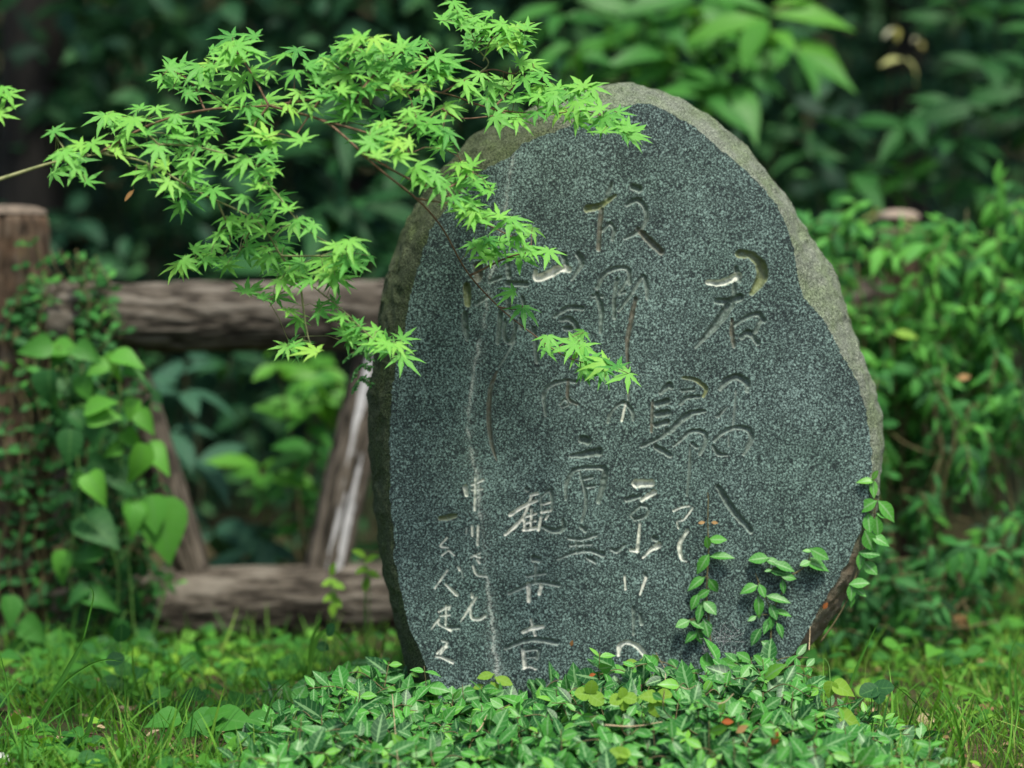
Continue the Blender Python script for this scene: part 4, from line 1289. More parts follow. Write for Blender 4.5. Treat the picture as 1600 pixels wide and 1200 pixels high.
def fern_sprig():
    root = thing('fern_sprig', 'tiny dark fern sprig curling from the rim of the stone below the maple tips', 'fern', tuple(on_face(578.0, 590.0, back=.1)))
    fo, st = MB(), MB()
    for pts in ([(580, 560), (566, 548), (550, 552), (538, 562)], [(580, 575), (566, 570), (556, 578), (552, 592)], [(580, 600), (568, 590), (558, 596), (553, 610)]):
        L = smooth_line(pts, 6)
        P = at(L[:, 0], L[:, 1], 5.74)
        st.tube(P, .0012, 4)
        k = len(P)
        for s in (-1, 1):
            put_leaves(fo, [OVAL], P, np.tile([.5 * s, -.3, .5 * s - .4], (k, 1)) + RNG.normal(0, .2, (k, 3)), np.tile([0, -.8, .5], (k, 1)), .012, .3)
    st.build('stem', M['stem'], root)
    fo.build('foliage', M['jasmine'], root)
fern_sprig()

def hanging_leaf():
    root = thing('hanging_dead_leaf', 'brown curled leaf dangling on a thread below the maple spray', 'dead leaf', tuple(at(200.0, 305.0, 5.25)))
    st, fo = MB(), MB()
    st.tube([at(214.0, 256.0, 5.2), at(208.0, 295.0, 5.24)], .0004, 3)
    put_leaves(fo, [OVAL_C], [at(210.0, 296.0, 5.24)], [(-.65, -.1, -.75)], [(-.4, -.9, .3)], [.034], [.55], [.6])
    fo.build('blade', M['dead'], root)
    st.build('thread', M['straw'], root)
hanging_leaf()


# ------------------------------------------------------------------ vines on the fence
def ivy_on_post():
    """Small leaved ivy running over the left post, its rail end and down to the ground."""
    root = thing('climbing_ivy', 'small leaved dark ivy clinging to the thick barked post and its rail end', 'ivy', (float(PL[0]), YL - .1, 0), 'ivy and vines on the log fence')
    fo, st = MB(), MB()
    lines = [[(60, 1000), (75, 900), (60, 780), (70, 660), (50, 540), (60, 450), (35, 370)], [(130, 1010), (150, 900), (120, 780), (140, 660), (110, 560), (120, 470), (95, 390)],
             [(20, 1000), (10, 880), (30, 760), (15, 640), (28, 560)], [(200, 1000), (210, 900), (180, 800), (190, 720)], [(110, 560), (150, 500), (165, 440), (120, 400)],
             [(90, 620), (140, 560), (160, 520), (150, 470)], [(80, 980), (160, 900), (230, 860), (250, 830)], [(150, 980), (220, 940), (260, 905)], [(10, 540), (30, 480), (60, 430)]]
    for l in lines:
        for rep in range(4):
            L = smooth_line(l, 4)
            jx = RNG.normal(0, 9, len(L)) + RNG.normal(0, 10)
            px = L[:, 0] + jx
            Y = np.where(px < 90, YL - np.sqrt(np.maximum(.125 ** 2 - np.clip(at(px, L[:, 1], YL)[:, 0] - PL[0], -.12, .12) ** 2, .0004)) - .02, YL - .05 - .05 * RNG.random(len(L)))
            P = at(px, L[:, 1], Y)
            pair_shoot(fo, st, P[::2], JAS, .046, int(len(L) * .8), tint0=.3, tintv=.35, tip_light=.3, rad=.003, face=(0, -.75, .55), droop=.5)
    # the dense dark tangle beside the post
    for k in range(170):
        px, py = RNG.normal(150, 55), RNG.uniform(560, 1010)
        if px > (285 if py < 860 else 225) or (px < 85 and RNG.random() < .5):
            continue
        b = at(px, py, YL + RNG.uniform(-.2, .15))
        e = b + np.array([RNG.normal(0, .05), -.03, RNG.uniform(-.14, .04)])
        pair_shoot(fo, st, [b, (b + e) / 2 + RNG.normal(0, .01, 3), e], [LANCE, OVAL, OVAL_B], .055, 3, tint0=.12, tintv=.2, tip_light=.25, rad=.0018, droop=.8, face=(0, -.7, .5))
    st.build('stem', M['stem'], root)
    fo.build('foliage', M['jasmine_far'], root)
ivy_on_post()

def heart_leaf_creeper():
    """The big heart leaves hanging in front of the tangle; traced one by one."""
    root = thing('heart_leaf_creeper', 'creeper with large bright heart shaped leaves hanging beside the barked post', 'creeper', tuple(at(170.0, 1000.0, 6.7)), 'ivy and vines on the log fence')
    fo, st = MB(), MB()
    L4 = [(510, 525, 185, 115, .8), (575, 490, 85, 130, .7), (430, 530, 230, 90, .75), (600, 550, 100, 90, .4), (215, 630, 185, 150, .1), (290, 600, 130, 110, .2), (340, 720, 265, 90, .65), (450, 690, 60, 140, .75), (465, 740, 100, 130, .8),
          (585, 715, 200, 90, .85), (650, 770, 130, 110, .7), (590, 850, 160, 95, .6), (615, 965, 190, 160, .85), (705, 930, 120, 140, .75), (310, 890, 180, 140, .1), (290, 790, 220, 110, .08), (370, 780, 120, 120, .12),
          (340, 1040, 250, 85, .75), (430, 1065, 150, 130, .85), (460, 960, 100, 120, .15), (560, 1030, 130, 170, .12), (595, 1190, 180, 120, .7), (685, 1190, 170, 150, .6), (240, 450, 260, 110, .75), (300, 440, 100, 120, .65),
          (150, 440, 260, 130, .45), (390, 460, 120, 110, .4), (500, 900, 260, 80, .7), (380, 620, 150, 120, .5), (250, 500, 200, 90, .3), (420, 830, 200, 120, .2)]
    L7 = [(600, 95, 175, 120, .6), (735, 150, 165, 250, .62), (275, 310, 200, 130, .75), (450, 445, 100, 150, .3), (340, 430, 250, 110, .2), (50, 510, 170, 130, .35), (150, 590, 110, 130, .4), (75, 665, 260, 120, .35), (180, 705, 180, 120, .4),
          (265, 650, 140, 110, .45), (450, 140, 120, 200, .15), (520, 600, 180, 110, .2), (600, 740, 130, 150, .25), (430, 680, 250, 140, .15), (360, 290, 80, 140, .35), (480, 770, 150, 120, .25), (390, 250, 250, 110, .3), (660, 640, 100, 120, .2),
          (110, 780, 170, 90, .6), (540, 690, 100, 130, .2)]
    pts = [(x / 2.857, 390 + y / 2.857, a, l / 2.857, t) for x, y, a, l, t in L4] + [(x / 2.857, 780 + y / 2.857, a, l / 2.857, t) for x, y, a, l, t in L7]
    stems = []
    for l in ([(170, 1010), (185, 900), (150, 780), (160, 680), (170, 600), (185, 560)], [(120, 1000), (110, 880), (125, 760), (110, 640), (100, 560)], [(210, 1000), (200, 860), (190, 740), (188, 650), (186, 600)],
              [(60, 1010), (50, 970), (30, 940)], [(235, 1000), (262, 900), (255, 820), (215, 730)]):
        L = smooth_line(l, 7)
        P = at(L[:, 0], L[:, 1], 6.72 + .02 * np.sin(L[:, 1] / 50))
        P[0, 2] = min(P[0, 2], 0)
        st.tube(P, np.linspace(.003, .0014, len(P)), 6)
        stems.append(P)
    S = np.vstack(stems)
    for x, y, a, l, t in pts:
        a = math.radians(a + RNG.normal(0, 8))
        c = at(x, y, 6.66 + RNG.uniform(-.08, .06))
        d = np.array([math.sin(a), -.35 + RNG.normal(0, .15), math.cos(a)])
        L = l / 566.0 * 1.05
        b = c - d / np.linalg.norm(d) * L * .45
        put_leaves(fo, [HEART, HEART_B], [b], [d], [(RNG.normal(0, .35), -.75, .65 + RNG.normal(0, .25))], [L], [min(1, t + .15)], [RNG.uniform(.8, 1.05)])
        j = int(np.argmin(np.linalg.norm(S - b, axis=1)))
        st.tube([S[j], (S[j] + b) / 2 + UP * .02, b], .0012, 4, False)
    st.build('stem', M['greenstem'], root)
    fo.build('foliage', M['heart'], root)
heart_leaf_creeper()

def curtain(label, box, n, Yr, tint0, size, top=None, seedx=0, gaps=.45, mat='jasmine_far', drop=(.06, .22)):
    """A hanging mass of ivy: many leafy shoots inside a pixel box, thinned by noise so dark gaps show."""
    x0, x1, y0, y1 = box
    root = thing('climbing_ivy', label, 'ivy', tuple(at((x0 + x1) / 2, 1010.0, (Yr[0] + Yr[1]) / 2) * (1, 1, 0)), 'ivy and vines on the log fence')
    fo, st = MB(), MB()
    k = 0
    tries = 0
    while k < n and tries < n * 8:
        tries += 1
        px, py = RNG.uniform(x0, x1), RNG.uniform(y0, y1)
        Y = RNG.uniform(*Yr)
        if top is not None and py < np.interp(px, *top) + 12 * RNG.normal():
            continue
        if vnoise(np.array([px / 55.0 + seedx, py / 60.0, Y * 2.0])) < gaps:
            continue
        b = at(px, py, Y)
        if b[2] < .02:
            continue
        d = np.array([RNG.normal(0, .06), RNG.uniform(-.12, .03), RNG.uniform(-drop[1], drop[0])])
        e = b + d
        m = (b + e) / 2 + np.array([0, -.03, .03])
        pair_shoot(fo, st, [b, m, e], [LANCE, LANCE_B, LANCE_B], size * RNG.uniform(.8, 1.2), int(RNG.integers(3, 6)), tint0=tint0 + RNG.normal(0, .18), tintv=.3, tip_light=.35, rad=.002, droop=1.0, face=(0, -.65, .7))
        k += 1
    # runners along the mass and old stems down to the ground
    for yy in np.linspace(max(y0, 400) + 20, y1 - 10, 5):
        L = smooth_line([at(x, yy + RNG.normal(0, 12), RNG.uniform(*Yr)) for x in np.linspace(x0, x1, 6)], 6)
        st.tube(L, .003, 6)
    for _ in range(9):
        px = RNG.uniform(x0, x1)
        Y = RNG.uniform(*Yr)
        pts = [at(px + RNG.normal(0, 14), y, Y) for y in np.linspace(max(y0, 380) + 30, 1010, 6)]
        pts[-1][2] = -.02
        L = smooth_line(pts, 5)
        st.tube(L, np.linspace(.003, .007, len(L)), 6)
    st.build('stem', M['stem'], root)
    fo.build('foliage', M[mat], root)

TOPX = ([1230, 1262, 1300, 1340, 1380, 1430, 1480, 1530, 1570, 1620, 1700], [360, 340, 338, 352, 372, 372, 348, 322, 310, 330, 330])
curtain('bushy ivy covering the post with the domed cut top', (1235, 1470, 330, 620), 190, (7.2, 7.62), .72, .078, TOPX, 0, .46)  # upper masses tinted lighter than lower ones, standing in for light from above
curtain('tallest ivy heap on the fence at the edge of the picture', (1440, 1720, 300, 640), 200, (7.15, 7.7), .72, .078, TOPX, 5, .46)
curtain('ivy curtain hanging beside the stone below the ivied post', (1290, 1500, 560, 1010), 110, (7.0, 7.5), .48, .07, None, 9, .6, drop=(.04, .26))
curtain('shaded ivy curtain with dark hollows at the far end of the fence', (1440, 1720, 600, 1010), 100, (7.0, 7.5), .4, .07, None, 14, .63, drop=(.04, .26))
curtain('low dark ivy around the foot of the fence beside the leaning rim', (1270, 1560, 850, 1030), 80, (6.6, 7.1), .25, .068, None, 20, .4, drop=(.08, .12))

for lab, x, y, a, l, t in (('yellow leaf on the ivied fence beside the rim', 1395, 520, 100, 50, .6), ):
    lone_leaf(lab, at(float(x), float(y), 7.0), (.9, -.2, -.1), (0, -.7, .7), .075, tpl=OVAL, tint=.8, mat='lime', cat='leaf')
lone_leaf('tan dry leaf caught in the dark of the fence ivy', at(1495.0, 592.0, 7.0), (.9, -.2, .2), (0, -.8, .6), .04, tint=.9)
lone_leaf('large tan dead leaf in the low ivy by the fence foot', at(1490.0, 960.0, 6.7), (.5, -.3, -.4), (0, -.8, .6), .07, tint=.8)
lone_leaf('red leaf in the ivy beneath the cut post top', at(1455.0, 415.0, 7.15), (.5, -.2, -.7), (0, -.8, .6), .04, tint=.05)


# ------------------------------------------------------------------ shrubs behind the fence
def shrub(name, label, cat, spots, mat, Y, group=None, base=None, tpls=None, stem='dark_stem', face=(0, -.55, .75), flop=.25):
    """Whorls of long leaves at traced spots (px, py, leaf length px, leaves, tint, spread); stems run down to one base."""
    cx = np.mean([s[0] for s in spots])
    b0 = at(cx if base is None else base, 900.0, Y) * (1, 1, 0)
    root = thing(name, label, cat, tuple(b0), group)
    fo, st = MB(), MB()
    for px, py, ln, n, t, *rest in spots:
        Yk = Y + RNG.uniform(-.25, .25)
        p = at(float(px), float(py), Yk)
        L = ln / (FPX / Yk)
        m = b0 * .4 + p * .6
        m[2] = p[2] * .5
        P = smooth_line([b0 + RNG.normal(0, .03, 3) * (1, 1, 0) - UP * .05, m + RNG.normal(0, .03, 3) + np.array([0, .12, 0]), p - UP * L * .5, p], 6)
        st.tube(P, np.linspace(.005, .0022, len(P)), 6)
        a0 = RNG.uniform(0, 6.28)
        for k in range(n):
            a = a0 + 2 * np.pi * k / n + RNG.normal(0, .25)
            up = RNG.uniform(-.45, .45)
            d = np.array([math.cos(a), math.sin(a) * .8 - .1, up])
            put_leaves(fo, tpls or [LANCE, LANCE, LANCE_B], [p + UP * RNG.normal(0, L * .12) + d * L * .06], [d], [np.array(face) + RNG.normal(0, flop, 3) + d * .25], [L * RNG.uniform(.7, 1.15)], [np.clip(t + RNG.normal(0, .14), 0, 1)])
    st.build('stem', M[stem], root)
    fo.build('foliage', M[mat], root)

GS = 'broad leaved shrubs behind the stone and fence'
shrub('broadleaf_shrub', 'brightest shrub with drooping lance leaves just above and behind the stone top', 'shrub',
      [(1130, 85, 110, 8, .75), (1200, 30, 115, 7, .85), (1050, 110, 105, 8, .5), (960, 55, 100, 8, .55), (1010, 30, 110, 8, .5), (1090, 10, 110, 7, .6), (900, 80, 90, 7, .45), (1150, 130, 90, 6, .5), (1240, 70, 110, 7, .75), (880, 20, 90, 7, .4), (1060, 60, 110, 8, .6), (1100, 160, 80, 6, .3), (980, 110, 90, 6, .4)], 'bright_broad', 8.2, GS)
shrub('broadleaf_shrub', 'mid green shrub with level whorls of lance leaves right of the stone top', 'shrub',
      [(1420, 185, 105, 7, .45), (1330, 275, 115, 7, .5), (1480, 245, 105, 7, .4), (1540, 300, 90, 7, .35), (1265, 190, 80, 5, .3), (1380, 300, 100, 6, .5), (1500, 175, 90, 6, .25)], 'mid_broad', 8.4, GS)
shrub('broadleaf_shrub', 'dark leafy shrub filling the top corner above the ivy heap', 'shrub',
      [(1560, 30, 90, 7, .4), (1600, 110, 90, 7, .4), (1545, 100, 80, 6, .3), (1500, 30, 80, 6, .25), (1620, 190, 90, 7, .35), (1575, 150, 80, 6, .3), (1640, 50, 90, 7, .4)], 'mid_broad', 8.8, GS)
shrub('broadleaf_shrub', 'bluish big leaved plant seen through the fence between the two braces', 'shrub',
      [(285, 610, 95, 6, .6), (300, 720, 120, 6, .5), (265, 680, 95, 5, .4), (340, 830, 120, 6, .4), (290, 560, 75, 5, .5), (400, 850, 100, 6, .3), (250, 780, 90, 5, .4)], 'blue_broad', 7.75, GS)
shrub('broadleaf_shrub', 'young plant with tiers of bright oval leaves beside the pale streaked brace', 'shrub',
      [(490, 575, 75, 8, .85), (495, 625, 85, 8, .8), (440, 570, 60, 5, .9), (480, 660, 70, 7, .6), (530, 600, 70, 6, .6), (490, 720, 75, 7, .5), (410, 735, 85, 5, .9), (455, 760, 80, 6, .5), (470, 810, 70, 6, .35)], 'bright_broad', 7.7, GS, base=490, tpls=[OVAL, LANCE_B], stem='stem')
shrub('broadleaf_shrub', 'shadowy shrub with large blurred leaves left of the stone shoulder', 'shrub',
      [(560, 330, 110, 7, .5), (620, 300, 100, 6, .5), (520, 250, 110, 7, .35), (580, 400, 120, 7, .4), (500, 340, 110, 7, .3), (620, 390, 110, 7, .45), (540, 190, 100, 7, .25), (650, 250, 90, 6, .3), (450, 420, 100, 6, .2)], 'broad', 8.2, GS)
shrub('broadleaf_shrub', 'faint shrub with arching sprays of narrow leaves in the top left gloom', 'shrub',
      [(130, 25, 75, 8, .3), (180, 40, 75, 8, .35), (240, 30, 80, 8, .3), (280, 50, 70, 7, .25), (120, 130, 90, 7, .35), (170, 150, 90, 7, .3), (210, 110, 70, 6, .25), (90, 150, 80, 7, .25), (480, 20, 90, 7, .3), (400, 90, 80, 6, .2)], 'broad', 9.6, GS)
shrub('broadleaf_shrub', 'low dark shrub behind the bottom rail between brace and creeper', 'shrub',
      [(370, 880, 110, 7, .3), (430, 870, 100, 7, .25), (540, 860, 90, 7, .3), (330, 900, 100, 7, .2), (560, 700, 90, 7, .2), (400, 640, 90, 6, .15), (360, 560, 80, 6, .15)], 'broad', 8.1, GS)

shrub('light_spot_sapling', 'sapling with a pale yellow leaf and whitish leaves standing in for blurred light spots right of the stone top', 'sapling',
      [(1412, 95, 50, 2, .3), (1398, 40, 34, 2, .9), (1435, 60, 30, 2, .9), (1385, 335, 40, 3, .1)], 'light_spot_leaf', 8.9, base=1420)  # the small whitish leaves stand in for out-of-focus spots of light

# ------------------------------------------------------------------ the wood behind
def big_tree(label, x, y, r, lean, crown_z, cr, n, tint):
    root = thing('evergreen_tree', label, 'tree', (x, y, 0), 'dark trees in the wood behind')
    tb, fo = MB(), MB()
    P = smooth_line([(x, y, -.2), (x + lean * .3, y, 1.5), (x + lean * .6, y + .1, 3.5), (x + lean, y + .1, crown_z + 1)], 8)
    tb.tube(P, np.linspace(r * 1.15, r * .5, len(P)), 18)
    k = 14
    for i in range(k):
        a = RNG.uniform(0, 6.28)
        h = RNG.uniform(2.3, crown_z)
        s = np.array([np.interp(h, P[:, 2], P[:, c]) for c in range(3)])
        e = s + np.array([math.cos(a) * cr * .9, math.sin(a) * cr * .9, RNG.uniform(.2, .9)])
        tb.tube(smooth_line([s, (s + e) / 2 + UP * .15, e], 5), np.linspace(r * .35, .012, 11), 7)
    c = np.array([x + lean * .7, y, crown_z])
    cl = RNG.normal(0, 1, (60, 3))
    cl /= np.linalg.norm(cl, axis=1)[:, None]
    cl = c + cl * RNG.uniform(.35, 1, 60)[:, None] * (cr, cr, 1.25)
    p = np.repeat(cl, n // 60, 0)
    p = p + RNG.normal(0, .30, p.shape)
    p[:, 2] = np.maximum(p[:, 2], 2.0 + .3 * RNG.random(len(p)))
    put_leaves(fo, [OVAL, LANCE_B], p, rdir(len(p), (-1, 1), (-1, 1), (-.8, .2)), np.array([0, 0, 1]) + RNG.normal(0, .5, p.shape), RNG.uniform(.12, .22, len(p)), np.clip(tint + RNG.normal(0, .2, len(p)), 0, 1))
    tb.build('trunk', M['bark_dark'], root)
    fo.build('shade_crown', M['forest'], root)  # crowns added overhead to keep light off the wood below

for lab, x, y, r, lean, cz, cr, n, t in (
        ('thick dark trunk standing behind the barked post', -1.92, 9.6, .14, .06, 4.2, 2.2, 2400, .3),
        ('dark slender trunk deep in the wood left of the stone shoulder', -.75, 11.5, .10, -.15, 4.4, 2.2, 2400, .3),
        ('dark trunk behind the shrub above the stone', .55, 10.4, .08, .2, 4.2, 2.1, 2400, .35),
        ('dark trunk behind the fence ivy beside the stone', 1.75, 10.6, .11, -.1, 4.3, 2.2, 2400, .35),
        ('dark trunk behind the ivy heap at the edge of the picture', 2.75, 10.0, .12, .1, 4.3, 2.1, 2200, .35),
        ('farthest dark trunk in the middle of the wood', .1, 13.6, .13, .1, 4.8, 2.6, 2600, .25),
        ('far dark trunk toward the dim corner of the wood', -2.9, 12.8, .15, .1, 4.8, 2.6, 2600, .25)):
    big_tree(lab, x, y, r, lean, cz, cr, n, t)

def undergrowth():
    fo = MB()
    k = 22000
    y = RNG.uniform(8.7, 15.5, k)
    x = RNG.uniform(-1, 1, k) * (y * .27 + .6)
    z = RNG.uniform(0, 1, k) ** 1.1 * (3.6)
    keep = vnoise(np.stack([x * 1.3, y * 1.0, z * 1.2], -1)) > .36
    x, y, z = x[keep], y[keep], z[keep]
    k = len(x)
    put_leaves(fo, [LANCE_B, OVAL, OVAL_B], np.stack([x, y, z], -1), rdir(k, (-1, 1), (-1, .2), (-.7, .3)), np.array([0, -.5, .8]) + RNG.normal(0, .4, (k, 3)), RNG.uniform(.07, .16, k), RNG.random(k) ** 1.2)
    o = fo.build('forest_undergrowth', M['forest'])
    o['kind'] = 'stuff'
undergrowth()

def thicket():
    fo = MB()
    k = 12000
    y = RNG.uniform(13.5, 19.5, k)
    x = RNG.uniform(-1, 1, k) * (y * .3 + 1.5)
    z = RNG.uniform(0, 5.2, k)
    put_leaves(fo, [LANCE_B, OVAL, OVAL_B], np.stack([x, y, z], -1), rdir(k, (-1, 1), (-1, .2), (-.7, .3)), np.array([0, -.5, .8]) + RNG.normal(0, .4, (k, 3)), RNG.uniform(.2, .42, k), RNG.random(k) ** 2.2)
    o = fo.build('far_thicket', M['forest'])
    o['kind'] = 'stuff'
thicket()

# ------------------------------------------------------------------ grass and weeds on the ground
def in_view_ground(n, x0, x1, y0=5.0, y1=8.2):
    px = RNG.uniform(x0, x1, n)
    Y = y0 + (y1 - y0) * RNG.random(n) ** 1.3
    X = at(px, 900 + 0 * px, Y)[:, 0]
    return np.stack([X, Y, ground_h(X, Y)], -1)

def grass():
    fo = MB()
    for n, x0, x1, y0, y1, h0, h1, t0 in ((5200, -120, 720, 5.0, 6.9, .03, .12, .42), (4600, 1230, 1760, 5.0, 8.4, .03, .11, .6), (220, -120, 640, 5.1, 6.7, .10, .2, .25), (120, 1290, 1700, 5.2, 6.8, .10, .2, .4)):
        p = in_view_ground(n, x0, x1, y0, y1)
        ok = fbm(p * (2.2, 2.2, 1), 3) > .36
        p = p[ok]
        k = len(p)
        d = np.stack([RNG.normal(0, .35, k), RNG.normal(-.1, .3, k), np.ones(k)], -1)
        put_leaves(fo, [BLADE, BLADE_B], p, d, rdir(k, (-1, 1), (-1, 1), (.0, .3)), RNG.uniform(h0, h1, k), np.clip(t0 + RNG.normal(0, .25, k), 0, 1), RNG.uniform(.7, 1.3, k))
    o = fo.build('grass', M['grass'])
    o['kind'] = 'stuff'
grass()

def weeds():
    fo, st = MB(), MB()
    for n, x0, x1, y0, y1, h, s0, s1, t0, tp in ((1700, -120, 720, 5.0, 6.95, .07, .018, .042, .4, [HEART, ROUND, OVAL_C]), (330, -120, 640, 5.6, 6.7, .10, .03, .065, .25, [HEART, HEART, OVAL_C]), (200, 180, 620, 6.0, 6.6, .06, .03, .06, .7, [OVAL_C, HEART]),
                                             (900, 1260, 1760, 5.0, 8.6, .05, .016, .036, .6, [HEART, ROUND, OVAL_C]), (260, 1260, 1700, 6.2, 7.4, .12, .035, .06, .3, [OVAL_C, HEART]), (170, -80, 600, 5.05, 5.7, .07, .03, .055, .4, [HEART, ROUND])):
        p = in_view_ground(n, x0, x1, y0, y1)
        ok = (fbm(p * (2.6, 2.6, 1) + 5, 3) > .40)
        p = p[ok]
        k = len(p)
        p = p + np.stack([0 * p[:, 0], 0 * p[:, 0], h * RNG.random(k) ** 1.2], -1)
        put_leaves(fo, tp, p, rdir(k, (-1, 1), (-1, .3), (-.25, .25)), np.array([0, -.35, .95]) + RNG.normal(0, .3, (k, 3)), RNG.uniform(s0, s1, k), np.clip(t0 + RNG.normal(0, .22, k), 0, 1))
    o = fo.build('ground_weeds', M['weed'])
    o['kind'] = 'stuff'
    lt = MB()
    p = np.vstack([in_view_ground(260, -120, 720, 5.0, 7.0), in_view_ground(240, 1230, 1760, 5.0, 8.4)])
    k = len(p)
    p[:, 2] += RNG.uniform(.003, .03, k)
    put_leaves(lt, [OVAL_C, LANCE, OVAL_B], p, rdir(k, (-1, 1), (-1, 1), (-.15, .15)), np.array([0, -.2, 1]) + RNG.normal(0, .35, (k, 3)), RNG.uniform(.02, .055, k))
    o = lt.build('leaf_litter', M['litter'])
    o['kind'] = 'stuff'
weeds()

# single tall grass stalks and tendrils that stand out from the rest
def tall_grass(label, pts, w, mat='grass', tint=.35, Y=5.45, cat='grass stalk'):
    P = smooth_line(pts, 8)
    Q = at(P[:, 0], P[:, 1], Y)
    mb = MB()
    n = len(Q)
    wid = w / 690.0 * np.sin(np.linspace(.9, np.pi - .02, n)) ** .7 * .5
    tan = np.gradient(Q, axis=0)
    side = np.cross(tan, np.tile([0.15, -1, .2], (n, 1)))
    side /= np.linalg.norm(side, axis=1)[:, None] + 1e-9
    V = np.stack([Q - side * wid[:, None], Q + np.array([0, .003, 0]), Q + side * wid[:, None]], 1)
    idx = np.arange(n * 3).reshape(n, 3)
    q = np.concatenate([np.stack([idx[:-1, c], idx[:-1, c + 1], idx[1:, c + 1], idx[1:, c]], -1) for c in (0, 1)])
    a = np.zeros((n, 3, 4))
    a[:, 0, 0], a[:, 2, 0] = -1, 1
    a[..., 1] = np.linspace(0, 1, n)[:, None]
    a[..., 2] = tint
    mb.add(V.reshape(-1, 3), q.ravel(), np.full(len(q), 4), a.reshape(-1, 4))
    tag(mb.build('tall_grass_blade', M[mat]), label, cat, 'tall grass blades')
tall_grass('straight broad grass blade leaning in front of the creeper at the fence post', [(30, 1180), (75, 1100), (120, 1020), (133, 995)], 8, tint=.1)
tall_grass('thin arching grass blade looping over the weeds below the bottom rail', [(20, 1190), (85, 1085), (130, 1045), (165, 1031), (190, 1034)], 4, tint=.3)
tall_grass('dark upright grass blade in front of the low weeds', [(120, 1200), (135, 1150), (152, 1095)], 8, tint=.05, Y=5.3)
tall_grass('yellow green grass blade standing beside the ivy mound', [(322, 1200), (335, 1130), (352, 1068)], 4.5, tint=.7, Y=5.3)
tall_grass('slender dark blade curving toward the ivy mound', [(395, 1190), (410, 1140), (430, 1085), (455, 1060)], 4, tint=.05, Y=5.35)
tall_grass('long pale blade bending over the ivy side of the stone', [(480, 1060), (495, 1000), (515, 985), (535, 1000), (545, 1020)], 7, tint=.45, Y=5.9)
tall_grass('upright grass blade in front of the log end by the stone', [(483, 1045), (488, 1000), (503, 965)], 7, tint=.4, Y=6.0)
tall_grass('sharp blade rising between stone rim and low ivy', [(1318, 1105), (1340, 1040), (1372, 972)], 5, tint=.3, Y=5.6)
tall_grass('bright bent blade arching over the weeds beside the mound', [(1490, 1170), (1488, 1120), (1475, 1075), (1455, 1052)], 9, tint=.5, Y=5.7)
tall_grass('bright short hooked blade near the heart leaf vine', [(1392, 1165), (1397, 1110), (1408, 1080), (1425, 1088)], 9, tint=.5, Y=5.7)
tall_grass('long blade sweeping low across the far weeds', [(1470, 1062), (1510, 1075), (1550, 1095), (1590, 1120)], 8, tint=.5, Y=5.9)
tall_grass('thin wavy stalk rising near the edge of the picture', [(1590, 1190), (1582, 1120), (1578, 1030), (1595, 985)], 5, tint=.3, Y=5.8)
tall_grass('very thin slanting stalk before the low fence ivy', [(1400, 1130), (1470, 1070), (1550, 1005)], 3, tint=.4, Y=5.8)
tall_grass('bare thin stalk among the low weeds under the fence post', [(16, 1160), (12, 1080), (0, 1020)], 4, tint=.3, Y=5.5)
tall_grass('upright stalk in the weeds between dark and yellow green blades', [(192, 1200), (196, 1120), (195, 1040)], 3, tint=.2, Y=5.3)
tall_grass('fine tendril stalk rising before the creeper', [(130, 1000), (140, 960), (146, 930), (140, 915)], 3, tint=.3, Y=5.6)

def round_weed(label, px, py, Y, leaves, mat='heart', tpls=(ROUND,), cat='weed'):
    p = at(float(px), float(py), Y)
    base = np.array([p[0], p[1], float(ground_h(p[0], p[1]))])
    root = thing('broadleaf_weed', label, cat, tuple(base), 'single weeds in the grass')
    fo, st = MB(), MB()
    for dx, dy, a, ln, t in leaves:
        a = math.radians(a)
        c = at(px + float(dx), py + float(dy), Y + RNG.uniform(-.02, .02))
        d = np.array([math.sin(a), -.35, math.cos(a)])
        L = ln / (FPX / Y)
        b = c - d / np.linalg.norm(d) * L * .5
        put_leaves(fo, list(tpls), [b], [d], [(RNG.normal(0, .15), -.65, .8)], [L], [t], [1.0])
        st.tube(smooth_line([base, (base + b) / 2 + RNG.normal(0, .006, 3), b], 4), .0012, 5)
    st.build('stalk', M['greenstem'], root)
    fo.build('foliage', M[mat], root)
round_weed('clump of large round leaves at the bottom beside the ivy mound', 465, 1172, 5.2, [(-18, 8, 250, 46, .45), (14, -6, 60, 48, .4), (2, 22, 160, 44, .5), (-14, 24, 200, 40, .4)])
round_weed('weed with broad toothed leaves spread flat over the grass', 330, 1130, 5.4, [(-80, -5, 265, 50, .35), (-25, 5, 250, 60, .3), (40, -5, 90, 64, .35), (85, 0, 100, 48, .3), (0, 12, 140, 40, .3), (10, -14, 60, 44, .4)], 'weed', (HEART,))
round_weed('dark lobed weed leaf on thin stalks near the lime heart leaves', 1369, 1079, 5.4, [(-10, 0, 260, 34, .15), (10, -4, 80, 36, .15), (4, 8, 170, 26, .15)])
round_weed('dark clover like weed at the bottom near the hooked blade', 1447, 1186, 5.25, [(0, -10, 0, 24, .15), (-10, 4, 240, 26, .15), (12, 4, 120, 26, .15)])
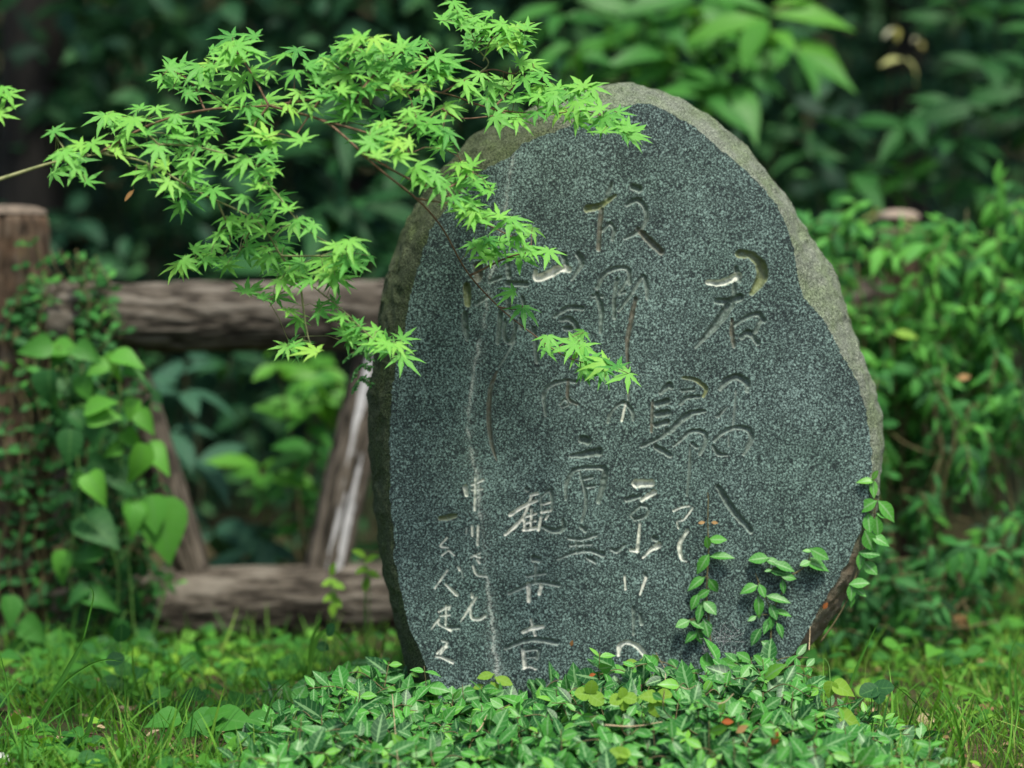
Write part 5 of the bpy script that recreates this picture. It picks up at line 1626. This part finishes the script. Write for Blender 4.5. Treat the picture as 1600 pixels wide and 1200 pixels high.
round_weed('two round leaves on upright stalks beside the stone foot', 510, 990, 5.9, [(6, -6, 30, 22, .3), (-6, 20, 280, 22, .3)])
round_weed('bright compound weed leaf hanging in front of the bottom rail', 520, 915, 6.5, [(0, -25, 20, 26, .95), (-6, -5, 250, 26, .95), (8, 0, 110, 26, .9), (-5, 18, 240, 26, .95), (6, 25, 140, 26, .9), (0, 38, 180, 24, .95)], 'weed', (OVAL_C,))
round_weed('bright oval leaved sprig between the pale streaked brace and the stone', 572, 885, 6.4, [(-10, -20, 300, 28, .95), (8, -12, 60, 28, .9), (-6, 6, 250, 26, .95), (10, 12, 110, 28, .9), (0, 28, 190, 26, .95)], 'weed', (OVAL_C,))
round_weed('lime weed glowing among the dark leaves under the bottom rail', 400, 1050, 6.3, [(-25, 10, 260, 36, .95), (0, -5, 0, 30, .95), (25, 8, 100, 36, .9), (60, 12, 95, 30, .95)], 'weed', (OVAL_C,))
round_weed('small round stalked leaf standing before the fence shadow', 190, 990, 5.9, [(0, 0, 10, 30, .2), (-10, 40, 260, 30, .2)])

def pale_lump():  # unidentified small whitish thing, given a rounded shape
    p = on_ground(3.0, 1188.0, .02)
    mb = MB()
    th = np.linspace(0, 2 * np.pi, 24, endpoint=False)
    rows = []
    for ph in np.linspace(-1.2, 1.5, 12):
        r = .018 * math.cos(ph)
        q = np.stack([r * 1.2 * np.cos(th), r * np.sin(th), 0 * th + .016 * math.sin(ph)], -1)
        rows.append(q * (1 + .25 * (fbm(q * 60 + 3, 2) - .5))[:, None] + p)
    R = np.array(rows)
    idx = np.arange(12 * 24).reshape(12, 24)
    q = np.stack([idx[:-1], np.roll(idx[:-1], -1, 1), np.roll(idx[1:], -1, 1), idx[1:]], -1).reshape(-1, 4)
    mb.add(R.reshape(-1, 3), np.concatenate([q.ravel(), idx[-1], idx[0][::-1]]), np.concatenate([np.full(len(q), 4), [24, 24]]))
    tag(mb.build('lump', plain_mat('white_lump', (.5, .5, .48), (.75, .75, .72), 40, .7)), 'small whitish pebble in the grass at the bottom corner', 'lump')
pale_lump()
